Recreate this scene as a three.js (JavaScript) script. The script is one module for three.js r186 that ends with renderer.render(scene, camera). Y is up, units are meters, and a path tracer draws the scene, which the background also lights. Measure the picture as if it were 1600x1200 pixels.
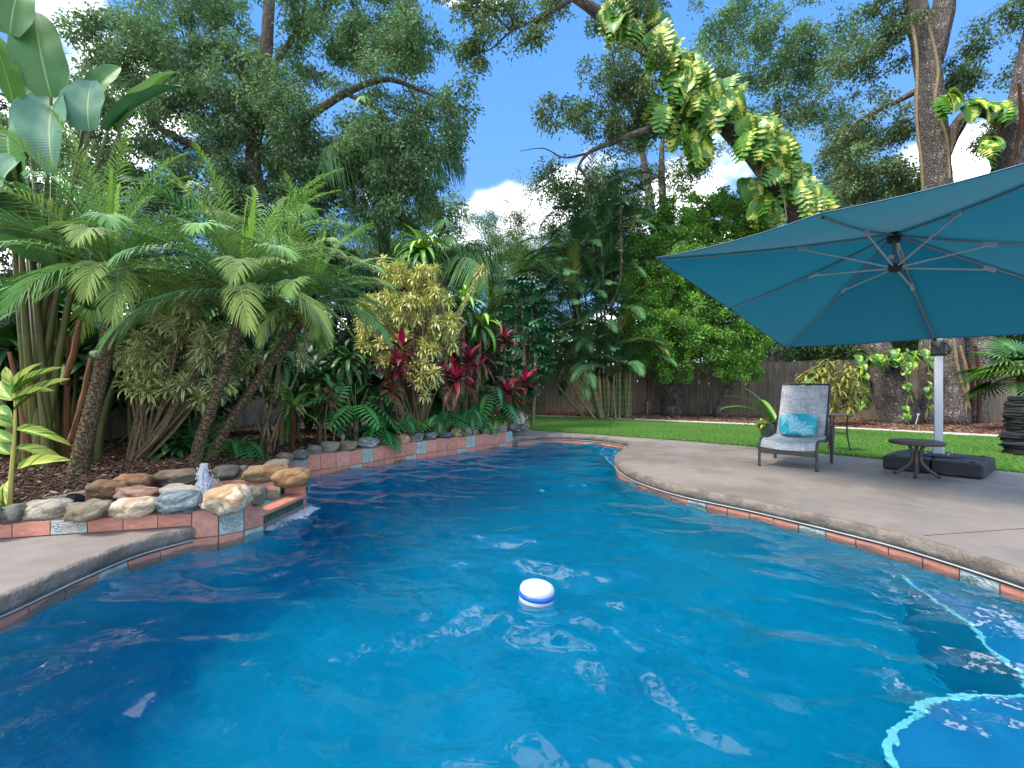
import * as THREE from 'three';
import { ImprovedNoise } from 'three/addons/math/ImprovedNoise.js';
import { mergeGeometries } from 'three/addons/utils/BufferGeometryUtils.js';
import { RoundedBoxGeometry } from 'three/addons/geometries/RoundedBoxGeometry.js';

// ---------------------------------------------------------------- camera, sky, sun, exposure
const scene = new THREE.Scene();
const F = 740, EYE = 1.0;                       // focal length in photo pixels, eye height above the deck
const camera = new THREE.PerspectiveCamera(2 * Math.atan(600 / F) * 180 / Math.PI, 4 / 3, 0.05, 900);
camera.position.set(0, EYE, 0);
camera.lookAt(0, EYE, -10);

const noise = new ImprovedNoise();
const clamp = (x, a = 0, b = 1) => Math.min(b, Math.max(a, x));
const mix = (a, b, t) => a + (b - a) * t;
const sstep = (a, b, x) => { const t = clamp((x - a) / (b - a)); return t * t * (3 - 2 * t); };
function fbm3(x, y, z, o = 5) { let s = 0, a = 0.5; for (let i = 0; i < o; i++) { s += a * noise.noise(x, y, z); x = x * 2.03 + 7.1; y = y * 2.03 + 3.7; z = z * 2.03 + 1.3; a *= 0.5; } return s; }

const SUN = new THREE.Vector3(-0.62, 1.0, 0.16).normalize();
function skyTexture() {
  const W = 1024, H = 512, d = new Float32Array(W * H * 4);
  for (let j = 0; j < H; j++) for (let i = 0; i < W; i++) {
    const el = ((j + 0.5) / H - 0.5) * Math.PI, az = ((i + 0.5) / W - 0.5) * 2 * Math.PI;
    const x = Math.cos(el) * Math.cos(az), y = Math.sin(el), z = Math.cos(el) * Math.sin(az);
    const up = Math.max(0, y), t = Math.pow(up, 0.55);
    let r = mix(0.20, 0.03, t), g = mix(0.37, 0.16, t), b = mix(0.60, 0.50, t);
    // cumulus: even all round, a little denser towards the horizon as seen through more air
    const n = fbm3(x * 2.3 + 19.367, y * 4.4 + 17.868, z * 2.3 + 26.839, 6);
    const cover = mix(0.12, -0.03, sstep(0.42, 0.14, up));
    const m = sstep(cover, cover + 0.13, n) * 0.96;
    const lit = 1.5 + 1.0 * clamp(fbm3(x * 5 + 2, y * 9 + 5, z * 5 + 1, 4) + 0.45, 0, 1);
    r = mix(r, lit * 0.97, m); g = mix(g, lit * 0.985, m); b = mix(b, lit * 1.02, m);
    if (y < 0) { const k = sstep(0, -0.12, y); r = mix(r, 0.12, k); g = mix(g, 0.14, k); b = mix(b, 0.1, k); }
    d.set([r, g, b, 1], (j * W + i) * 4);
  }
  const tx = new THREE.DataTexture(d, W, H, THREE.RGBAFormat, THREE.FloatType);
  tx.mapping = THREE.EquirectangularReflectionMapping; tx.magFilter = tx.minFilter = THREE.LinearFilter;
  tx.colorSpace = THREE.LinearSRGBColorSpace; tx.needsUpdate = true; return tx;
}
const skyTex = skyTexture();
scene.background = skyTex; scene.environment = skyTex;

const sun = new THREE.DirectionalLight(new THREE.Color(1, 0.93, 0.8), 2.3);
sun.position.copy(SUN).multiplyScalar(60); sun.target.position.set(0, 0, -8);
sun.castShadow = true; sun.shadow.radius = 30; sun.shadow.mapSize.set(2048, 2048);
Object.assign(sun.shadow.camera, { left: -25, right: 25, top: 25, bottom: -25, near: 1, far: 140 });
scene.add(sun, sun.target);

const renderer = new THREE.WebGLRenderer({ antialias: true });
renderer.toneMapping = THREE.LinearToneMapping;
renderer.toneMappingExposure = 2.2;
renderer.shadowMap.enabled = true; renderer.shadowMap.type = THREE.PCFSoftShadowMap;

// ---------------------------------------------------------------- helpers
let seed = 1234567;
function srand(s) { seed = s >>> 0; }
function R() { seed = (seed + 0x6D2B79F5) | 0; let t = Math.imul(seed ^ (seed >>> 15), 1 | seed); t = (t + Math.imul(t ^ (t >>> 7), 61 | t)) ^ t; return ((t ^ (t >>> 14)) >>> 0) / 4294967296; }
const RR = (a, b) => a + (b - a) * R();
const RN = () => (R() + R() + R() + R() - 2) * 0.866;
const pick = (a) => a[Math.floor(R() * a.length)];
const V = (x, y, z) => new THREE.Vector3(x, y, z);
// bearings measured on the photograph turned into metres: a point at a known depth, and a point on a level
const at = (px, py, d) => V((px - 800) * d / F, EYE + (600 - py) * d / F, -d);
const onLevel = (px, py, h = 0) => { const d = F * (EYE - h) / (py - 600); return V((px - 800) * d / F, h, -d); };
const taken = {};
function numbered(n) { const k = (taken[n] = (taken[n] ?? -1) + 1); return k ? n + '_' + String(k).padStart(3, '0') : n; }
function tag(o, label, category, group, kind) {
  if (label) o.userData.label = label;
  if (category) o.userData.category = category;
  if (group) o.userData.group = group;
  if (kind) o.userData.kind = kind;
  return o;
}
function thing(name, label, category, pos, group, kind) {
  const o = new THREE.Group(); o.name = numbered(name); if (pos) o.position.copy(pos);
  scene.add(o); return tag(o, label, category, group, kind);
}
function mesh(name, geo, mat, parent, pos) {
  const m = new THREE.Mesh(geo, mat); m.name = parent ? name : numbered(name);
  if (pos) m.position.copy(pos);
  (parent || scene).add(m); return m;
}
class GB {
  constructor() { this.p = []; this.i = []; this.u = []; }
  v(x, y, z, u = 0, w = 0) { this.p.push(x, y, z); this.u.push(u, w); return this.p.length / 3 - 1; }
  t(a, b, c) { this.i.push(a, b, c); }
  q(a, b, c, d) { this.i.push(a, b, c, a, c, d); }
  tube(pts, rad, sides = 6, uvS = 1, wob = 0, cap = true) {
    const n = pts.length; let base = this.p.length / 3, len = 0;
    let side = V(0, 0, 1);
    for (let k = 0; k < n; k++) {
      const a = pts[Math.max(0, k - 1)], b = pts[Math.min(n - 1, k + 1)], dir = b.clone().sub(a).normalize();
      if (k === 0) { side = Math.abs(dir.z) > 0.9 ? V(1, 0, 0) : V(0, 0, 1); }
      side = side.clone().addScaledVector(dir, -side.dot(dir)).normalize();
      const up = dir.clone().cross(side);
      if (k) len += pts[k].distanceTo(pts[k - 1]);
      const r0 = rad[k];
      for (let s = 0; s <= sides; s++) {
        const th = s / sides * Math.PI * 2, cx = Math.cos(th), sx = Math.sin(th);
        const r = r0 * (1 + (wob ? wob * noise.noise(cx * 1.3 + 5, sx * 1.3 + pts[k].x, len / (r0 + 0.03) * 0.35) : 0));
        this.v(pts[k].x + (side.x * cx + up.x * sx) * r, pts[k].y + (side.y * cx + up.y * sx) * r, pts[k].z + (side.z * cx + up.z * sx) * r, s / sides * Math.max(1, Math.round(r0 * 6.28 / uvS)), len / uvS);
      }
    }
    const w = sides + 1;
    for (let k = 0; k < n - 1; k++) for (let s = 0; s < sides; s++) { const a = base + k * w + s; this.q(a, a + 1, a + w + 1, a + w); }
    if (cap) for (const k of [0, n - 1]) {
      const c = this.v(pts[k].x, pts[k].y, pts[k].z, 0, 0);
      for (let s = 0; s < sides; s++) { const a = base + k * w + s; k ? this.t(a, a + 1, c) : this.t(a + 1, a, c); }
    }
    return this;
  }
  ribbon(L, Rt) { // two rows of points
    const b = this.p.length / 3;
    L.forEach((p, k) => { const u = k / (L.length - 1); this.v(p.x, p.y, p.z, u, 0); this.v(Rt[k].x, Rt[k].y, Rt[k].z, u, 1); });
    for (let k = 0; k < L.length - 1; k++) this.q(b + k * 2, b + k * 2 + 1, b + k * 2 + 3, b + k * 2 + 2);
    return this;
  }
  build() {
    const g = new THREE.BufferGeometry();
    g.setAttribute('position', new THREE.Float32BufferAttribute(this.p, 3));
    g.setAttribute('uv', new THREE.Float32BufferAttribute(this.u, 2));
    g.setIndex(this.i); g.computeVertexNormals(); return g;
  }
}
function smooth(pts, n, closed = false) { return new THREE.CatmullRomCurve3(pts, closed, 'centripetal').getSpacedPoints(n); }
const tubeGeo = (pts, rad, sides, uvS, wob) => new GB().tube(pts, rad, sides, uvS, wob).build();
const lerpArr = (a, n) => Array.from({ length: n }, (_, k) => { const t = k / (n - 1) * (a.length - 1), i = Math.min(a.length - 2, Math.floor(t)); return mix(a[i], a[i + 1], t - i); });
function limbGeo(ctrl, rad, n = 20, sides = 8, uvS = 0.5, wob = 0.18) { return tubeGeo(smooth(ctrl, n - 1), lerpArr(rad, n), sides, uvS, wob); }
function inPoly(x, z, P) { let c = false; for (let i = 0, j = P.length - 1; i < P.length; j = i++) { const a = P[i], b = P[j]; if ((a.z > z) !== (b.z > z) && x < (b.x - a.x) * (z - a.z) / (b.z - a.z) + a.x) c = !c; } return c; }
// level sheet from a polygon, uv in metres, gently uneven
function sheetGeo(P, y, holes = []) {
  const s = new THREE.Shape(P.map((p) => new THREE.Vector2(p.x, -p.z)));
  for (const h of holes) s.holes.push(new THREE.Path(h.map((p) => new THREE.Vector2(p.x, -p.z))));
  const g = new THREE.ShapeGeometry(s); g.rotateX(-Math.PI / 2); g.translate(0, y, 0); return g;
}
function offsetLoop(P, d, closed = true) { // + is to the right of travel seen from above
  return P.map((p, i) => {
    const n = P.length, a = closed ? P[(i + n - 1) % n] : P[Math.max(0, i - 1)], b = closed ? P[(i + 1) % n] : P[Math.min(n - 1, i + 1)];
    const t = b.clone().sub(a).setY(0).normalize(); return V(p.x - t.z * d, p.y, p.z + t.x * d);
  });
}

// ---------------------------------------------------------------- textures
function vnoise(seedN, period) {
  const g = new Float32Array(period * period); let s = seedN * 7919 + 13;
  for (let i = 0; i < g.length; i++) { s = (Math.imul(s, 1664525) + 1013904223) >>> 0; g[i] = s / 4294967296; }
  return (x, y) => { const xi = Math.floor(x), yi = Math.floor(y), fx = x - xi, fy = y - yi, u = fx * fx * (3 - 2 * fx), w = fy * fy * (3 - 2 * fy), m = (a) => ((a % period) + period) % period;
    const a = g[m(yi) * period + m(xi)], b = g[m(yi) * period + m(xi + 1)], c = g[m(yi + 1) * period + m(xi)], d = g[m(yi + 1) * period + m(xi + 1)]; return mix(mix(a, b, u), mix(c, d, u), w); };
}
function tileFbm(seedN, base, oct) { const L = []; for (let k = 0; k < oct; k++) L.push(vnoise(seedN + k * 31, base << k)); return (u, v) => { let s = 0, a = 0.5, n = 0; for (let k = 0; k < oct; k++) { s += a * L[k](u * (base << k), v * (base << k)); n += a; a *= 0.55; } return s / n; }; }
function tex(size, fn, srgb = true, sx = 1, sy = 1, h = size) {
  const d = new Uint8Array(size * h * 4);
  for (let j = 0; j < h; j++) for (let i = 0; i < size; i++) { const c = fn((i + 0.5) / size, (j + 0.5) / h); const o = (j * size + i) * 4;
    if (typeof c === 'number') d[o] = d[o + 1] = d[o + 2] = clamp(c) * 255; else { d[o] = clamp(c[0]) * 255; d[o + 1] = clamp(c[1]) * 255; d[o + 2] = clamp(c[2]) * 255; } d[o + 3] = 255; }
  const t = new THREE.DataTexture(d, size, h, THREE.RGBAFormat); t.wrapS = t.wrapT = THREE.RepeatWrapping; t.magFilter = THREE.LinearFilter; t.minFilter = THREE.LinearMipmapLinearFilter; t.generateMipmaps = true;
  if (srgb) t.colorSpace = THREE.SRGBColorSpace; t.repeat.set(sx, sy); t.needsUpdate = true; return t;
}
const mix3 = (a, b, t) => [mix(a[0], b[0], t), mix(a[1], b[1], t), mix(a[2], b[2], t)];
const hex3 = (h) => [(h >> 16 & 255) / 255, (h >> 8 & 255) / 255, (h & 255) / 255];
const PM = (o) => new THREE.MeshPhysicalMaterial({ side: THREE.DoubleSide, ...o });
const SM = (o) => new THREE.MeshStandardMaterial({ side: THREE.DoubleSide, ...o });
const lin = (r, g, b) => new THREE.Color().setRGB(r, g, b);
const nA = tileFbm(3, 4, 6), nB = tileFbm(11, 8, 5), nC = tileFbm(23, 16, 4), nD = tileFbm(41, 32, 3);
const bumpRough = tex(512, (u, v) => 0.5 * nB(u, v) + 0.5 * nD(u, v), false);
// ---------------------------------------------------------------- materials
const MT = {};
const vg = [0, 1, 2, 3].map((k) => { const n = vnoise(60 + k, 64), m = vnoise(80 + k, 8); return (u, v) => 0.7 * n(u * 22 + 1.5 * m(u * 4, v * 6), v * 2.5) + 0.4 * m(u * 3, v * 7) - 0.05; });
const vnG = vnoise(99, 64);
{
  const rep = (t, s) => { const c = t.clone(); c.repeat.set(s, s); c.needsUpdate = true; return c; };
  const stain = tex(1024, (u, v) => { const a = nA(u, v), b = nC(u, v), c = nD(u, v), w = sstep(0.5, 0.66, nB(v, u)); return mix3(mix3([0.69, 0.625, 0.575], [0.76, 0.695, 0.645], a * 1.3 - 0.1), [0.61, 0.56, 0.52], clamp(w * 0.45 + (b - 0.5) * 0.3)).map((x) => x + (c - 0.5) * 0.06); }, true, 0.28, 0.28);
  const deckGloss = tex(512, (u, v) => 0.36 + 0.32 * sstep(0.35, 0.6, nA(u, v)) + 0.1 * (nD(u, v) - 0.5), false, 0.28, 0.28);
  MT.deck = SM({ map: stain, color: lin(0.56, 0.58, 0.59), roughness: 1, roughnessMap: deckGloss, bumpMap: rep(bumpRough, 0.9), bumpScale: 0.004 });
  MT.coping = SM({ map: tex(512, (u, v) => { const a = nB(u, v), c = nD(u, v); return mix3([0.38, 0.345, 0.305], [0.59, 0.54, 0.49], clamp(a * 1.5 - 0.3 + (c - 0.5) * 0.5)); }, true, 1, 1), roughness: 0.75, bumpMap: rep(bumpRough, 2), bumpScale: 0.012 });
  const terra = tex(256, (u, v) => mix3([0.76, 0.48, 0.39], [0.89, 0.66, 0.57], clamp(nA(u, v) * 1.2 - 0.1 + (nC(u, v) - 0.5) * 0.6)));
  MT.terra = [[1, 1, 1], [0.92, 0.86, 0.82], [1.0, 0.93, 0.9], [0.86, 0.84, 0.82]].map((c) => SM({ map: terra, color: lin(...c), roughness: 0.42, bumpMap: rep(bumpRough, 1), bumpScale: 0.002 }));
  const carve = tex(256, (u, v) => { const x = u - 0.5, y = v - 0.5, r = Math.hypot(x, y), th = Math.atan2(y, x); return clamp(0.5 + 0.5 * Math.sin(r * 62 + 1.6 * Math.sin(th * 8 + r * 30)) * (r < 0.47 ? 1 : 0.2)); }, false);
  MT.pale = SM({ map: tex(256, (u, v) => mix3([0.62, 0.66, 0.63], [0.8, 0.81, 0.77], clamp(nB(u, v) * 1.3 - 0.2 + (nD(u, v) - 0.5) * 0.5))), roughness: 0.45, bumpMap: carve, bumpScale: 0.006 });
  MT.grout = SM({ color: lin(0.2, 0.17, 0.15), roughness: 0.9 });
  MT.trim = SM({ color: lin(0.5, 0.5, 0.48), roughness: 0.6 });
  MT.mortar = SM({ map: tex(256, (u, v) => mix3([0.42, 0.39, 0.33], [0.66, 0.62, 0.54], nB(u, v))), roughness: 0.95, bumpMap: rep(bumpRough, 3), bumpScale: 0.02 });
  MT.plaster = SM({ map: tex(512, (u, v) => mix3([0.22, 0.61, 0.71], [0.29, 0.66, 0.75], nA(u, v)).map((x) => x + (nD(u, v) - 0.5) * 0.05), true, 0.4, 0.4), roughness: 0.8 });
  MT.bench = SM({ map: tex(512, (u, v) => mix3([0.13, 0.46, 0.66], [0.22, 0.56, 0.73], clamp(nA(u, v) + (nD(u, v) - 0.5) * 0.6)), true, 0.5, 0.5), roughness: 0.8 });
  MT.nose = SM({ color: lin(0.78, 0.8, 0.8), roughness: 0.5 });
  MT.water = PM({ color: 0xffffff, roughness: 0.015, metalness: 0, transmission: 1, ior: 1.33, thickness: 1, attenuationColor: lin(0.10, 0.78, 0.9), attenuationDistance: 1.6, bumpMap: tex(1024, (u, v) => 0.6 * nC(u, v) + 0.4 * nD(u, v), false, 0.5, 0.5), bumpScale: 0.006 });
  MT.film = PM({ color: 0xffffff, roughness: 0.08, transmission: 1, ior: 1.33, thickness: 0 });
  MT.foam = PM({ color: lin(0.84, 0.87, 0.9), roughness: 0.85, transmission: 0.75, thickness: 0 });
  MT.darkGlassTile = SM({ color: lin(0.05, 0.085, 0.06), roughness: 0.2 });
  const soil = tex(512, (u, v) => { const a = nC(u, v), b = nD(u, v), c = nA(u, v); return mix3(mix3([0.13, 0.085, 0.06], [0.34, 0.22, 0.16], clamp(a * 1.4 - 0.2)), [0.45, 0.33, 0.25], clamp((b - 0.62) * 4) * c); }, true, 0.8, 0.8);
  MT.soil = SM({ map: soil, roughness: 1, bumpMap: rep(bumpRough, 1.3), bumpScale: 0.05 });
  MT.turf = SM({ map: tex(512, (u, v) => mix3([0.2, 0.34, 0.1], [0.34, 0.5, 0.15], clamp(nA(u, v) + (nD(u, v) - 0.5) * 0.8)), true, 0.5, 0.5), roughness: 1, bumpMap: rep(bumpRough, 2), bumpScale: 0.03 });
  MT.chip = SM({ color: 0xffffff, roughness: 0.95 });
  MT.grass = PM({ color: 0xffffff, roughness: 0.95, transmission: 0.3, thickness: 0 });
  const barkF = (dark, light, k) => tex(512, (u, v) => { const w = nA(u, v), r = 1 - Math.abs(2 * nD(u * 0.75, v * 0.25) - 1), c = clamp(w * 0.7 + (1 - Math.pow(r, k)) * 0.5 - 0.15 + (nD(v, u) - 0.5) * 0.5); return mix3(dark, light, c); });
  const barkB = tex(512, (u, v) => { const r = 1 - Math.abs(2 * nD(u * 0.75, v * 0.25) - 1); return clamp(1 - Math.pow(r, 3) * 0.9 + (nD(u, v) - 0.5) * 0.3); }, false);
  MT.oakBark = SM({ map: barkF([0.27, 0.24, 0.22], [0.70, 0.65, 0.61], 3), roughness: 0.95, bumpMap: barkB, bumpScale: 0.045 });
  MT.greyBark = SM({ map: barkF([0.3, 0.26, 0.22], [0.68, 0.62, 0.55], 3), roughness: 0.95, bumpMap: barkB, bumpScale: 0.025 });
  MT.palmBark = SM({ map: tex(512, (u, v) => mix3([0.2, 0.16, 0.10], [0.66, 0.58, 0.42], clamp(nC(u, v) * 1.7 - 0.45 + (nD(u, v) - 0.5) * 0.8))), roughness: 0.95, bumpMap: bumpRough, bumpScale: 0.02 });
  MT.fibre = SM({ map: tex(256, (u, v) => mix3([0.17, 0.09, 0.05], [0.42, 0.26, 0.15], nD(u, v * 0.2))), roughness: 1, bumpMap: bumpRough, bumpScale: 0.03 });
  MT.cane = SM({ map: tex(256, (u, v) => mix3([0.34, 0.29, 0.2], [0.62, 0.55, 0.42], nC(u * 0.3, v))), roughness: 0.85 });
  MT.greenCane = SM({ map: tex(256, (u, v) => { const ring = Math.abs(((v * 3) % 1) - 0.5) < 0.05 ? 1 : 0; return mix3(mix3([0.36, 0.42, 0.24], [0.56, 0.58, 0.38], nB(u, v)), [0.75, 0.72, 0.62], ring * 0.7); }), roughness: 0.6 });
  MT.wood = [0, 1, 2, 3].map((k) => SM({ map: tex(256, (u, v) => { const g = vg[k](u, v), m = nA(v + k * 0.21, u); return mix3(mix3([0.40, 0.355, 0.30], [0.66, 0.60, 0.52], clamp(g)), [0.35, 0.36, 0.25], sstep(0.52, 0.75, m) * 0.45); }), roughness: 0.95, bumpMap: bumpRough, bumpScale: 0.008 }));
  MT.rail = SM({ color: lin(0.2, 0.165, 0.12), roughness: 0.95 });
  // foliage: colour only; a paler midrib and lateral veins where the leaf is large
  const leafTex = (fn, w = 256, h = 128) => tex(w, fn, true, 1, 1, h);
  const rib = (v, k = 0.035) => 1 - sstep(0, k, Math.abs(v - 0.5));
  const veins = (u, v, n, slope) => { const q = (u * n - Math.abs(v - 0.5) * slope); return 0.5 + 0.5 * Math.sin(q * Math.PI * 2); };
  const big = (base, hi, ribc) => leafTex((u, v) => { let c = mix3(base, hi, clamp(veins(u, v, 34, 5) * 0.28 + nB(u, v) * 0.6)); return mix3(c, ribc, rib(v, 0.03)); }, 512, 256);
  const leafBump = tex(512, (u, v) => clamp(0.6 + 0.35 * (veins(u, v, 34, 5) - 0.5) - 0.5 * rib(v, 0.03)), false, 1, 1, 256);
  const L = (map, o = {}) => PM({ map, roughness: 0.42, ...o });
  MT.paddle = [L(big([0.25, 0.45, 0.2], [0.37, 0.57, 0.28], [0.6, 0.74, 0.42]), { roughness: 0.5, bumpMap: leafBump, bumpScale: 0.0025 }), L(big([0.29, 0.47, 0.36], [0.42, 0.6, 0.47], [0.66, 0.78, 0.5]), { roughness: 0.55, bumpMap: leafBump, bumpScale: 0.0025 }), L(big([0.27, 0.47, 0.1], [0.42, 0.62, 0.17], [0.6, 0.72, 0.34]), { roughness: 0.85, transmission: 0.35, thickness: 0 })];
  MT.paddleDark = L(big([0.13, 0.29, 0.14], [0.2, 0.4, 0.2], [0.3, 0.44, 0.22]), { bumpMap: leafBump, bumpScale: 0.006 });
  MT.stalk = SM({ map: tex(256, (u, v) => mix3([0.27, 0.32, 0.13], [0.48, 0.46, 0.24], nB(u, v * 0.2))), roughness: 0.5 });
  MT.sheath = SM({ map: tex(256, (u, v) => mix3([0.33, 0.21, 0.13], [0.57, 0.40, 0.26], nC(u, v * 0.15))), roughness: 0.85 });
  MT.frond = [0x70a447, 0x8cb452, 0x5f964b, 0x93ac50].map((c) => PM({ color: c, roughness: 0.88, transmission: 0.32, thickness: 0 }));
  MT.frondNew = PM({ color: 0x9cbf3a, roughness: 0.6 });
  MT.frondDry = PM({ color: 0x8f9a48, roughness: 0.8 });
  MT.areca = [0x3d6b3a, 0x4c7a42, 0x366139].map((c) => PM({ color: c, roughness: 0.7 }));
  MT.queen = [0x4a7a3a, 0x5d8c46, 0x6f9a4e].map((c) => PM({ color: c, roughness: 0.55 }));
  MT.ginger = [0, 1].map((k) => L(leafTex((u, v) => { const q = vnG(u * 18 - Math.abs(v - 0.5) * 13 + k * 9, k * 5 + (v > 0.5 ? 3 : 0)); return mix3(mix3([0.27, 0.47, 0.12], [0.40, 0.57, 0.2], nB(u, v)), [0.80, 0.77, 0.34], clamp(sstep(0.5, 0.68, q) * 0.8 + rib(v, 0.05) * 0.8)); }), { roughness: 0.55 }));
  MT.gingerStem = SM({ color: 0xc3b35c, roughness: 0.6 });
  const strap = (mid, edge, w0, w1) => leafTex((u, v) => mix3(mid, edge, sstep(w0, w1, Math.abs(v - 0.5) * 2)).map((x) => x + (nC(u, v) - 0.5) * 0.08), 128, 64);
  MT.songPale = [L(strap([0.62, 0.68, 0.32], [0.92, 0.91, 0.64], 0.2, 0.55)), L(strap([0.58, 0.66, 0.28], [0.9, 0.88, 0.56], 0.25, 0.6)), L(strap([0.66, 0.68, 0.34], [0.93, 0.9, 0.6], 0.15, 0.5))];
  MT.songGreen = [L(strap([0.43, 0.57, 0.26], [0.92, 0.92, 0.68], 0.25, 0.55)), L(strap([0.38, 0.53, 0.24], [0.88, 0.88, 0.6], 0.3, 0.6))];
  MT.corn = [L(strap([0.80, 0.86, 0.34], [0.40, 0.62, 0.2], 0.2, 0.6)), L(strap([0.55, 0.72, 0.28], [0.28, 0.50, 0.18], 0.2, 0.6)), L(strap([0.28, 0.48, 0.2], [0.2, 0.38, 0.16], 0.2, 0.6))];
  MT.cordy = [L(leafTex((u, v) => mix3([0.30, 0.07, 0.12], [0.52, 0.12, 0.2], nB(u, v)), 64, 64)), L(leafTex((u, v) => mix3([0.66, 0.12, 0.27], [0.8, 0.26, 0.38], nB(u, v)), 64, 64)), L(leafTex((u, v) => mix3([0.33, 0.17, 0.12], [0.58, 0.34, 0.24], nB(u, v)), 64, 64))];
  MT.selloum = [0x397a3e, 0x4b8e44, 0x306a38].map((c) => PM({ color: c, roughness: 0.35 }));
  MT.schef = [0x2f6340, 0x3c7646, 0x275236].map((c) => PM({ color: c, roughness: 0.3 }));
  MT.pothos = [0, 1, 2].map((k) => L(leafTex((u, v) => { const a = nA(u * 0.7 + k * 0.3, v * 0.8 + k * 0.17), q = sstep([0.46, 0.52, 0.6][k], [0.56, 0.6, 0.68][k], a + 0.1 * (veins(u, v, 8, 3) - 0.5)); return mix3(mix3([0.22, 0.42, 0.12], [0.36, 0.56, 0.16], nC(u, v)), k ? [0.78, 0.80, 0.34] : [0.88, 0.86, 0.42], q); }), { roughness: 0.4 }));
  MT.bushy = [0x2c5a2a, 0x3b6d2f, 0x224a28, 0x4c7c35].map((c) => PM({ color: c, roughness: 0.45 }));
  MT.yellowStrap = [L(strap([0.40, 0.48, 0.17], [0.78, 0.74, 0.36], 0.3, 0.7)), L(strap([0.32, 0.42, 0.15], [0.66, 0.64, 0.3], 0.3, 0.7))];
  MT.oakLeaf = PM({ color: 0xffffff, roughness: 0.9, transmission: 0.4, thickness: 0 });
  MT.glossLeaf = PM({ color: 0xffffff, roughness: 0.5 });
  // made things
  const weave = tex(256, (u, v) => 0.5 + 0.25 * Math.sin(u * Math.PI * 128) + 0.25 * Math.sin(v * Math.PI * 128), false);
  MT.canopy = PM({ map: tex(512, (u, v) => mix3([0.0, 0.47, 0.565], [0.02, 0.51, 0.60], nA(u, v)), true, 0.5, 0.5), color: lin(0.64, 0.68, 0.66), roughness: 1, transmission: 0.4, thickness: 0, bumpMap: weave, bumpScale: 0.0003 });
  MT.alu = SM({ color: lin(0.5, 0.52, 0.54), roughness: 0.38, metalness: 0.55 });
  MT.rib = SM({ color: lin(0.22, 0.25, 0.27), roughness: 0.45, metalness: 0.5 });
  MT.fitting = SM({ color: lin(0.38, 0.4, 0.42), roughness: 0.5 });
  MT.black = SM({ color: lin(0.018, 0.019, 0.021), roughness: 0.5 });
  MT.tank = SM({ map: tex(256, (u, v) => [0.135, 0.145, 0.155].map((x) => x + (nC(u, v) - 0.5) * 0.05)), roughness: 0.5, bumpMap: rep(bumpRough, 3), bumpScale: 0.004 });
  MT.frame = SM({ color: lin(0.05, 0.047, 0.05), roughness: 0.45, metalness: 0.2 });
  MT.table = SM({ color: lin(0.075, 0.062, 0.058), roughness: 0.5, metalness: 0.1 });
  MT.sling = SM({ map: tex(512, (u, v) => { const h = nD(u * 0.25, v), w = nD(u, v * 0.25); return mix3([0.60, 0.61, 0.62], [0.88, 0.87, 0.85], clamp((h + w) * 0.9 - 0.4)); }), roughness: 0.85, bumpMap: rep(weave, 2), bumpScale: 0.002 });
  MT.pillow = SM({ map: tex(512, (u, v) => { let k = 0; for (let q = 0; q < 17; q++) { const cx = (q * 0.37) % 1, cy = (q * 0.61 + 0.1) % 1, an = q * 1.9, x = (u - cx), y = (v - cy), a = x * Math.cos(an) + y * Math.sin(an), b = -x * Math.sin(an) + y * Math.cos(an) - 0.9 * a * a; if (Math.abs(a) < 0.24) { k = Math.max(k, 1 - sstep(0.006, 0.014, Math.abs(b))); const w = 0.1 * (1 - Math.pow(a / 0.24, 2)); if (Math.abs(b) < w) k = Math.max(k, 0.75 * (1 - sstep(0.1, 0.3, Math.abs((((a * 22 + Math.abs(b) * 16) % 1) + 1) % 1 - 0.5)))); } } return mix3(mix3([0.08, 0.62, 0.70], [0.3, 0.78, 0.83], nA(u, v)), [0.86, 0.95, 0.95], k * 0.85); }), roughness: 0.9, bumpMap: rep(weave, 2), bumpScale: 0.002 });
  MT.greenPot = SM({ color: lin(0.02, 0.085, 0.045), roughness: 0.3 });
  MT.brownPot = SM({ color: lin(0.075, 0.055, 0.045), roughness: 0.6 });
  MT.whitePot = SM({ map: tex(128, (u, v) => mix3([0.7, 0.69, 0.66], [0.86, 0.85, 0.83], nB(u, v))), roughness: 0.6 });
  MT.white = SM({ color: lin(0.55, 0.57, 0.6), roughness: 0.35 });
  MT.blue = SM({ color: lin(0.015, 0.12, 0.62), roughness: 0.35 });
  MT.slate = [0.055, 0.085, 0.12].map((g) => SM({ map: tex(256, (u, v) => { const k = nC(u, v * 2); return [0.55, 0.57, 0.58].map((x) => x + k * 0.45); }), color: lin(g, g * 1.02, g * 1.04), roughness: 0.6, bumpMap: rep(bumpRough, 3), bumpScale: 0.03 }));
  MT.strap = [0x4f7f2e, 0x6f9a3a, 0x3f6d2b].map((c) => PM({ color: c, roughness: 0.4 }));
  MT.petal = PM({ color: 0xe8b820, roughness: 0.7 });
  MT.edging = SM({ color: lin(0.48, 0.45, 0.40), roughness: 0.9 });
  const stoneTex = tex(512, (u, v) => { const k = clamp(nA(u, v) * 1.1 + (nC(u, v) - 0.5) * 0.7 + (nD(u, v) - 0.5) * 0.35); return [0.5 + 0.5 * k, 0.49 + 0.51 * k, 0.47 + 0.53 * k]; });
  const stripeTex = tex(512, (u, v) => { const k = clamp(0.5 + 0.5 * Math.sin(v * 37.7 + nA(u, v) * 16)) * (0.4 + nC(u, v)); return [0.66 + 0.3 * k, 0.67 + 0.29 * k, 0.68 + 0.28 * k].map((x) => x * (0.85 + nC(u, v) * 0.3)); });
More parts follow.
